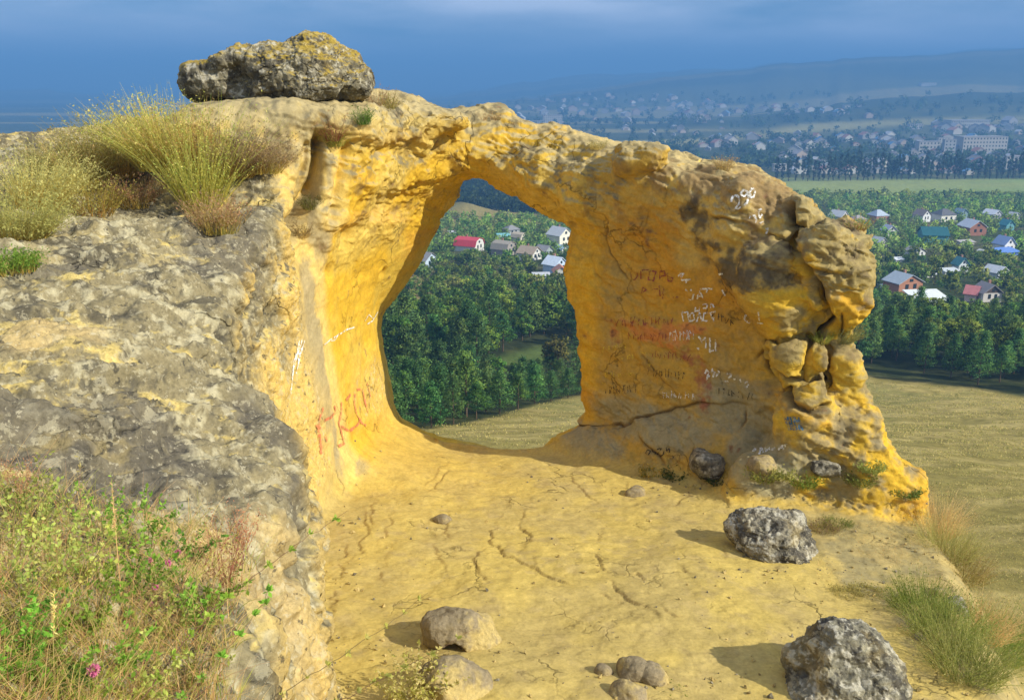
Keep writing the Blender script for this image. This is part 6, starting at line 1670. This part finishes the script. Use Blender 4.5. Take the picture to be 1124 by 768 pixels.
# ------------------------------------------------------------------ the town on the plain and lower hills
def town_house(px, py, wpx, hpx, wall, roof, label, name='town_house', rz=None, floors=0, cat='building', group='town houses on the far plain'):
    g = ground_pt(px, py); s = math.hypot(g.x, g.y) / F_PX
    w, h = wpx * s, hpx * s; d = w * (.7 if floors == 0 else .35)
    e = empty(name, g, rngt.uniform(-.5, .5) if rz is None else rz); tag(e, label, cat, group)
    if floors:
        box('wall', -w / 2, w / 2, -d / 2, d / 2, -3, h, hm_(wall), e)
        box('roof', -w / 2 - .3, w / 2 + .3, -d / 2 - .3, d / 2 + .3, h + .003, h + .5, hm_(roof), e)
        n = max(3, int(w / 3.4)); nn_ = 0
        for f_ in range(floors):
            for i in range(n):
                if nn_ >= 100: break
                xw_ = -w / 2 + w * (i + .5) / n; zz = h * (f_ + .35) / floors
                box('window', xw_ - .7, xw_ + .7, -d / 2 - .08, -d / 2 - .003, zz, zz + h / floors * .45, M_GLASS, e); nn_ += 1
    else:
        he = h * .6
        prism('wall', [(-w / 2, -3), (w / 2, -3), (w / 2, he), (0, h * .97), (-w / 2, he)], -d / 2, d / 2, hm_(wall), e)
        prism('roof', [(0, h), (w / 2 + .4, he - .25), (w / 2 + .4, he), (0, h + .3), (-w / 2 - .4, he), (-w / 2 - .4, he - .25)], -d / 2 - .4, d / 2 + .4, hm_(roof), e)
    return e
BLOCKS_T = [(1074, 170, 46, 17, 5, 'longest pale apartment block beyond the poplars'), (1040, 172, 12, 16, 5, 'narrow grey apartment block left of the longest block'), (1017, 168, 22, 11, 3, 'pale low block left of the narrow apartment block'), (1034, 163, 12, 10, 3, 'pale tower like block behind the narrow apartment block'), (1060, 139, 40, 6, 2, 'long low school like block above the longest apartment block'),
            (606, 136, 20, 9, 5, 'white apartment slab on the far hill foot behind the arch crown'), (585, 138, 22, 5, 3, 'pale grey block left of the white apartment slab'), (1110, 186, 16, 12, 4, 'pale block at the right edge behind the poplars'), (855, 188, 14, 7, 3, 'white block just right of the pillar top'), (1004, 142, 14, 5, 2, 'white low warehouse on the plain'), (935, 119, 18, 3, 2, 'long pale farm building on the far slope'), (1018, 94, 16, 2.5, 2, 'tiny pale building high on the far slope')]
for px, py, w, h, fl_, lab in BLOCKS_T:
    town_house(px, py, w, h, (.40, .39, .37) if 'grey' not in lab else (.32, .33, .35), (.28, .28, .29), lab, 'apartment_block', 0.15, fl_, 'building', 'blocks of the far town')
TW = [(.50, .50, .48), (.42, .40, .37), (.38, .31, .26), (.30, .29, .29)]; TR = [(.30, .30, .33), (.36, .18, .14), (.45, .47, .50), (.22, .20, .2), (.12, .26, .45)]
n_t = 0
for (x0, x1, y0, y1, n, w0, w1) in ((760, 1124, 150, 166, 62, 4, 9), (850, 1124, 168, 192, 70, 5, 11), (1000, 1124, 138, 150, 22, 4, 9), (560, 800, 118, 136, 46, 3, 7), (660, 800, 140, 150, 14, 3, 6), (600, 790, 104, 118, 34, 2.5, 5), (800, 960, 116, 130, 20, 3, 7), (1124, 1200, 150, 190, 16, 5, 10)):
    for k in range(n):
        w = rngt.uniform(w0, w1) * 1.35
        town_house(rngt.uniform(x0, x1), rngt.uniform(y0, y1), w, w * rngt.uniform(.45, .8), TW[rngt.integers(0, 4)], TR[rngt.integers(0, 5)], 'small pale town house among trees on the far plain'); n_t += 1
print('town', n_t)
TT = []
for (x0, x1, y0, y1, n) in ((640, 1200, 150, 190, 800), (560, 1200, 132, 150, 260), (480, 1200, 104, 132, 260)):
    for k in range(n):
        px, py = rngt.uniform(x0, x1), rngt.uniform(y0, y1)
        g = ground_pt(px, py)
        if g.y > 4500 or (abs(py - (158 - .06 * (px - 600))) < 4 and rngt.random() < .8): continue
        TT.append((g.x, g.y, g.z, rngt.uniform(1.0, 2.2) * (1 if g.y < 1500 else 1.5)))
mass('town_trees', TT, 46, [(.045, .085, .03), (.07, .11, .035), (.09, .12, .04)], 4.6, 2.2, .55)
print('all done', _t.time() - _t0)
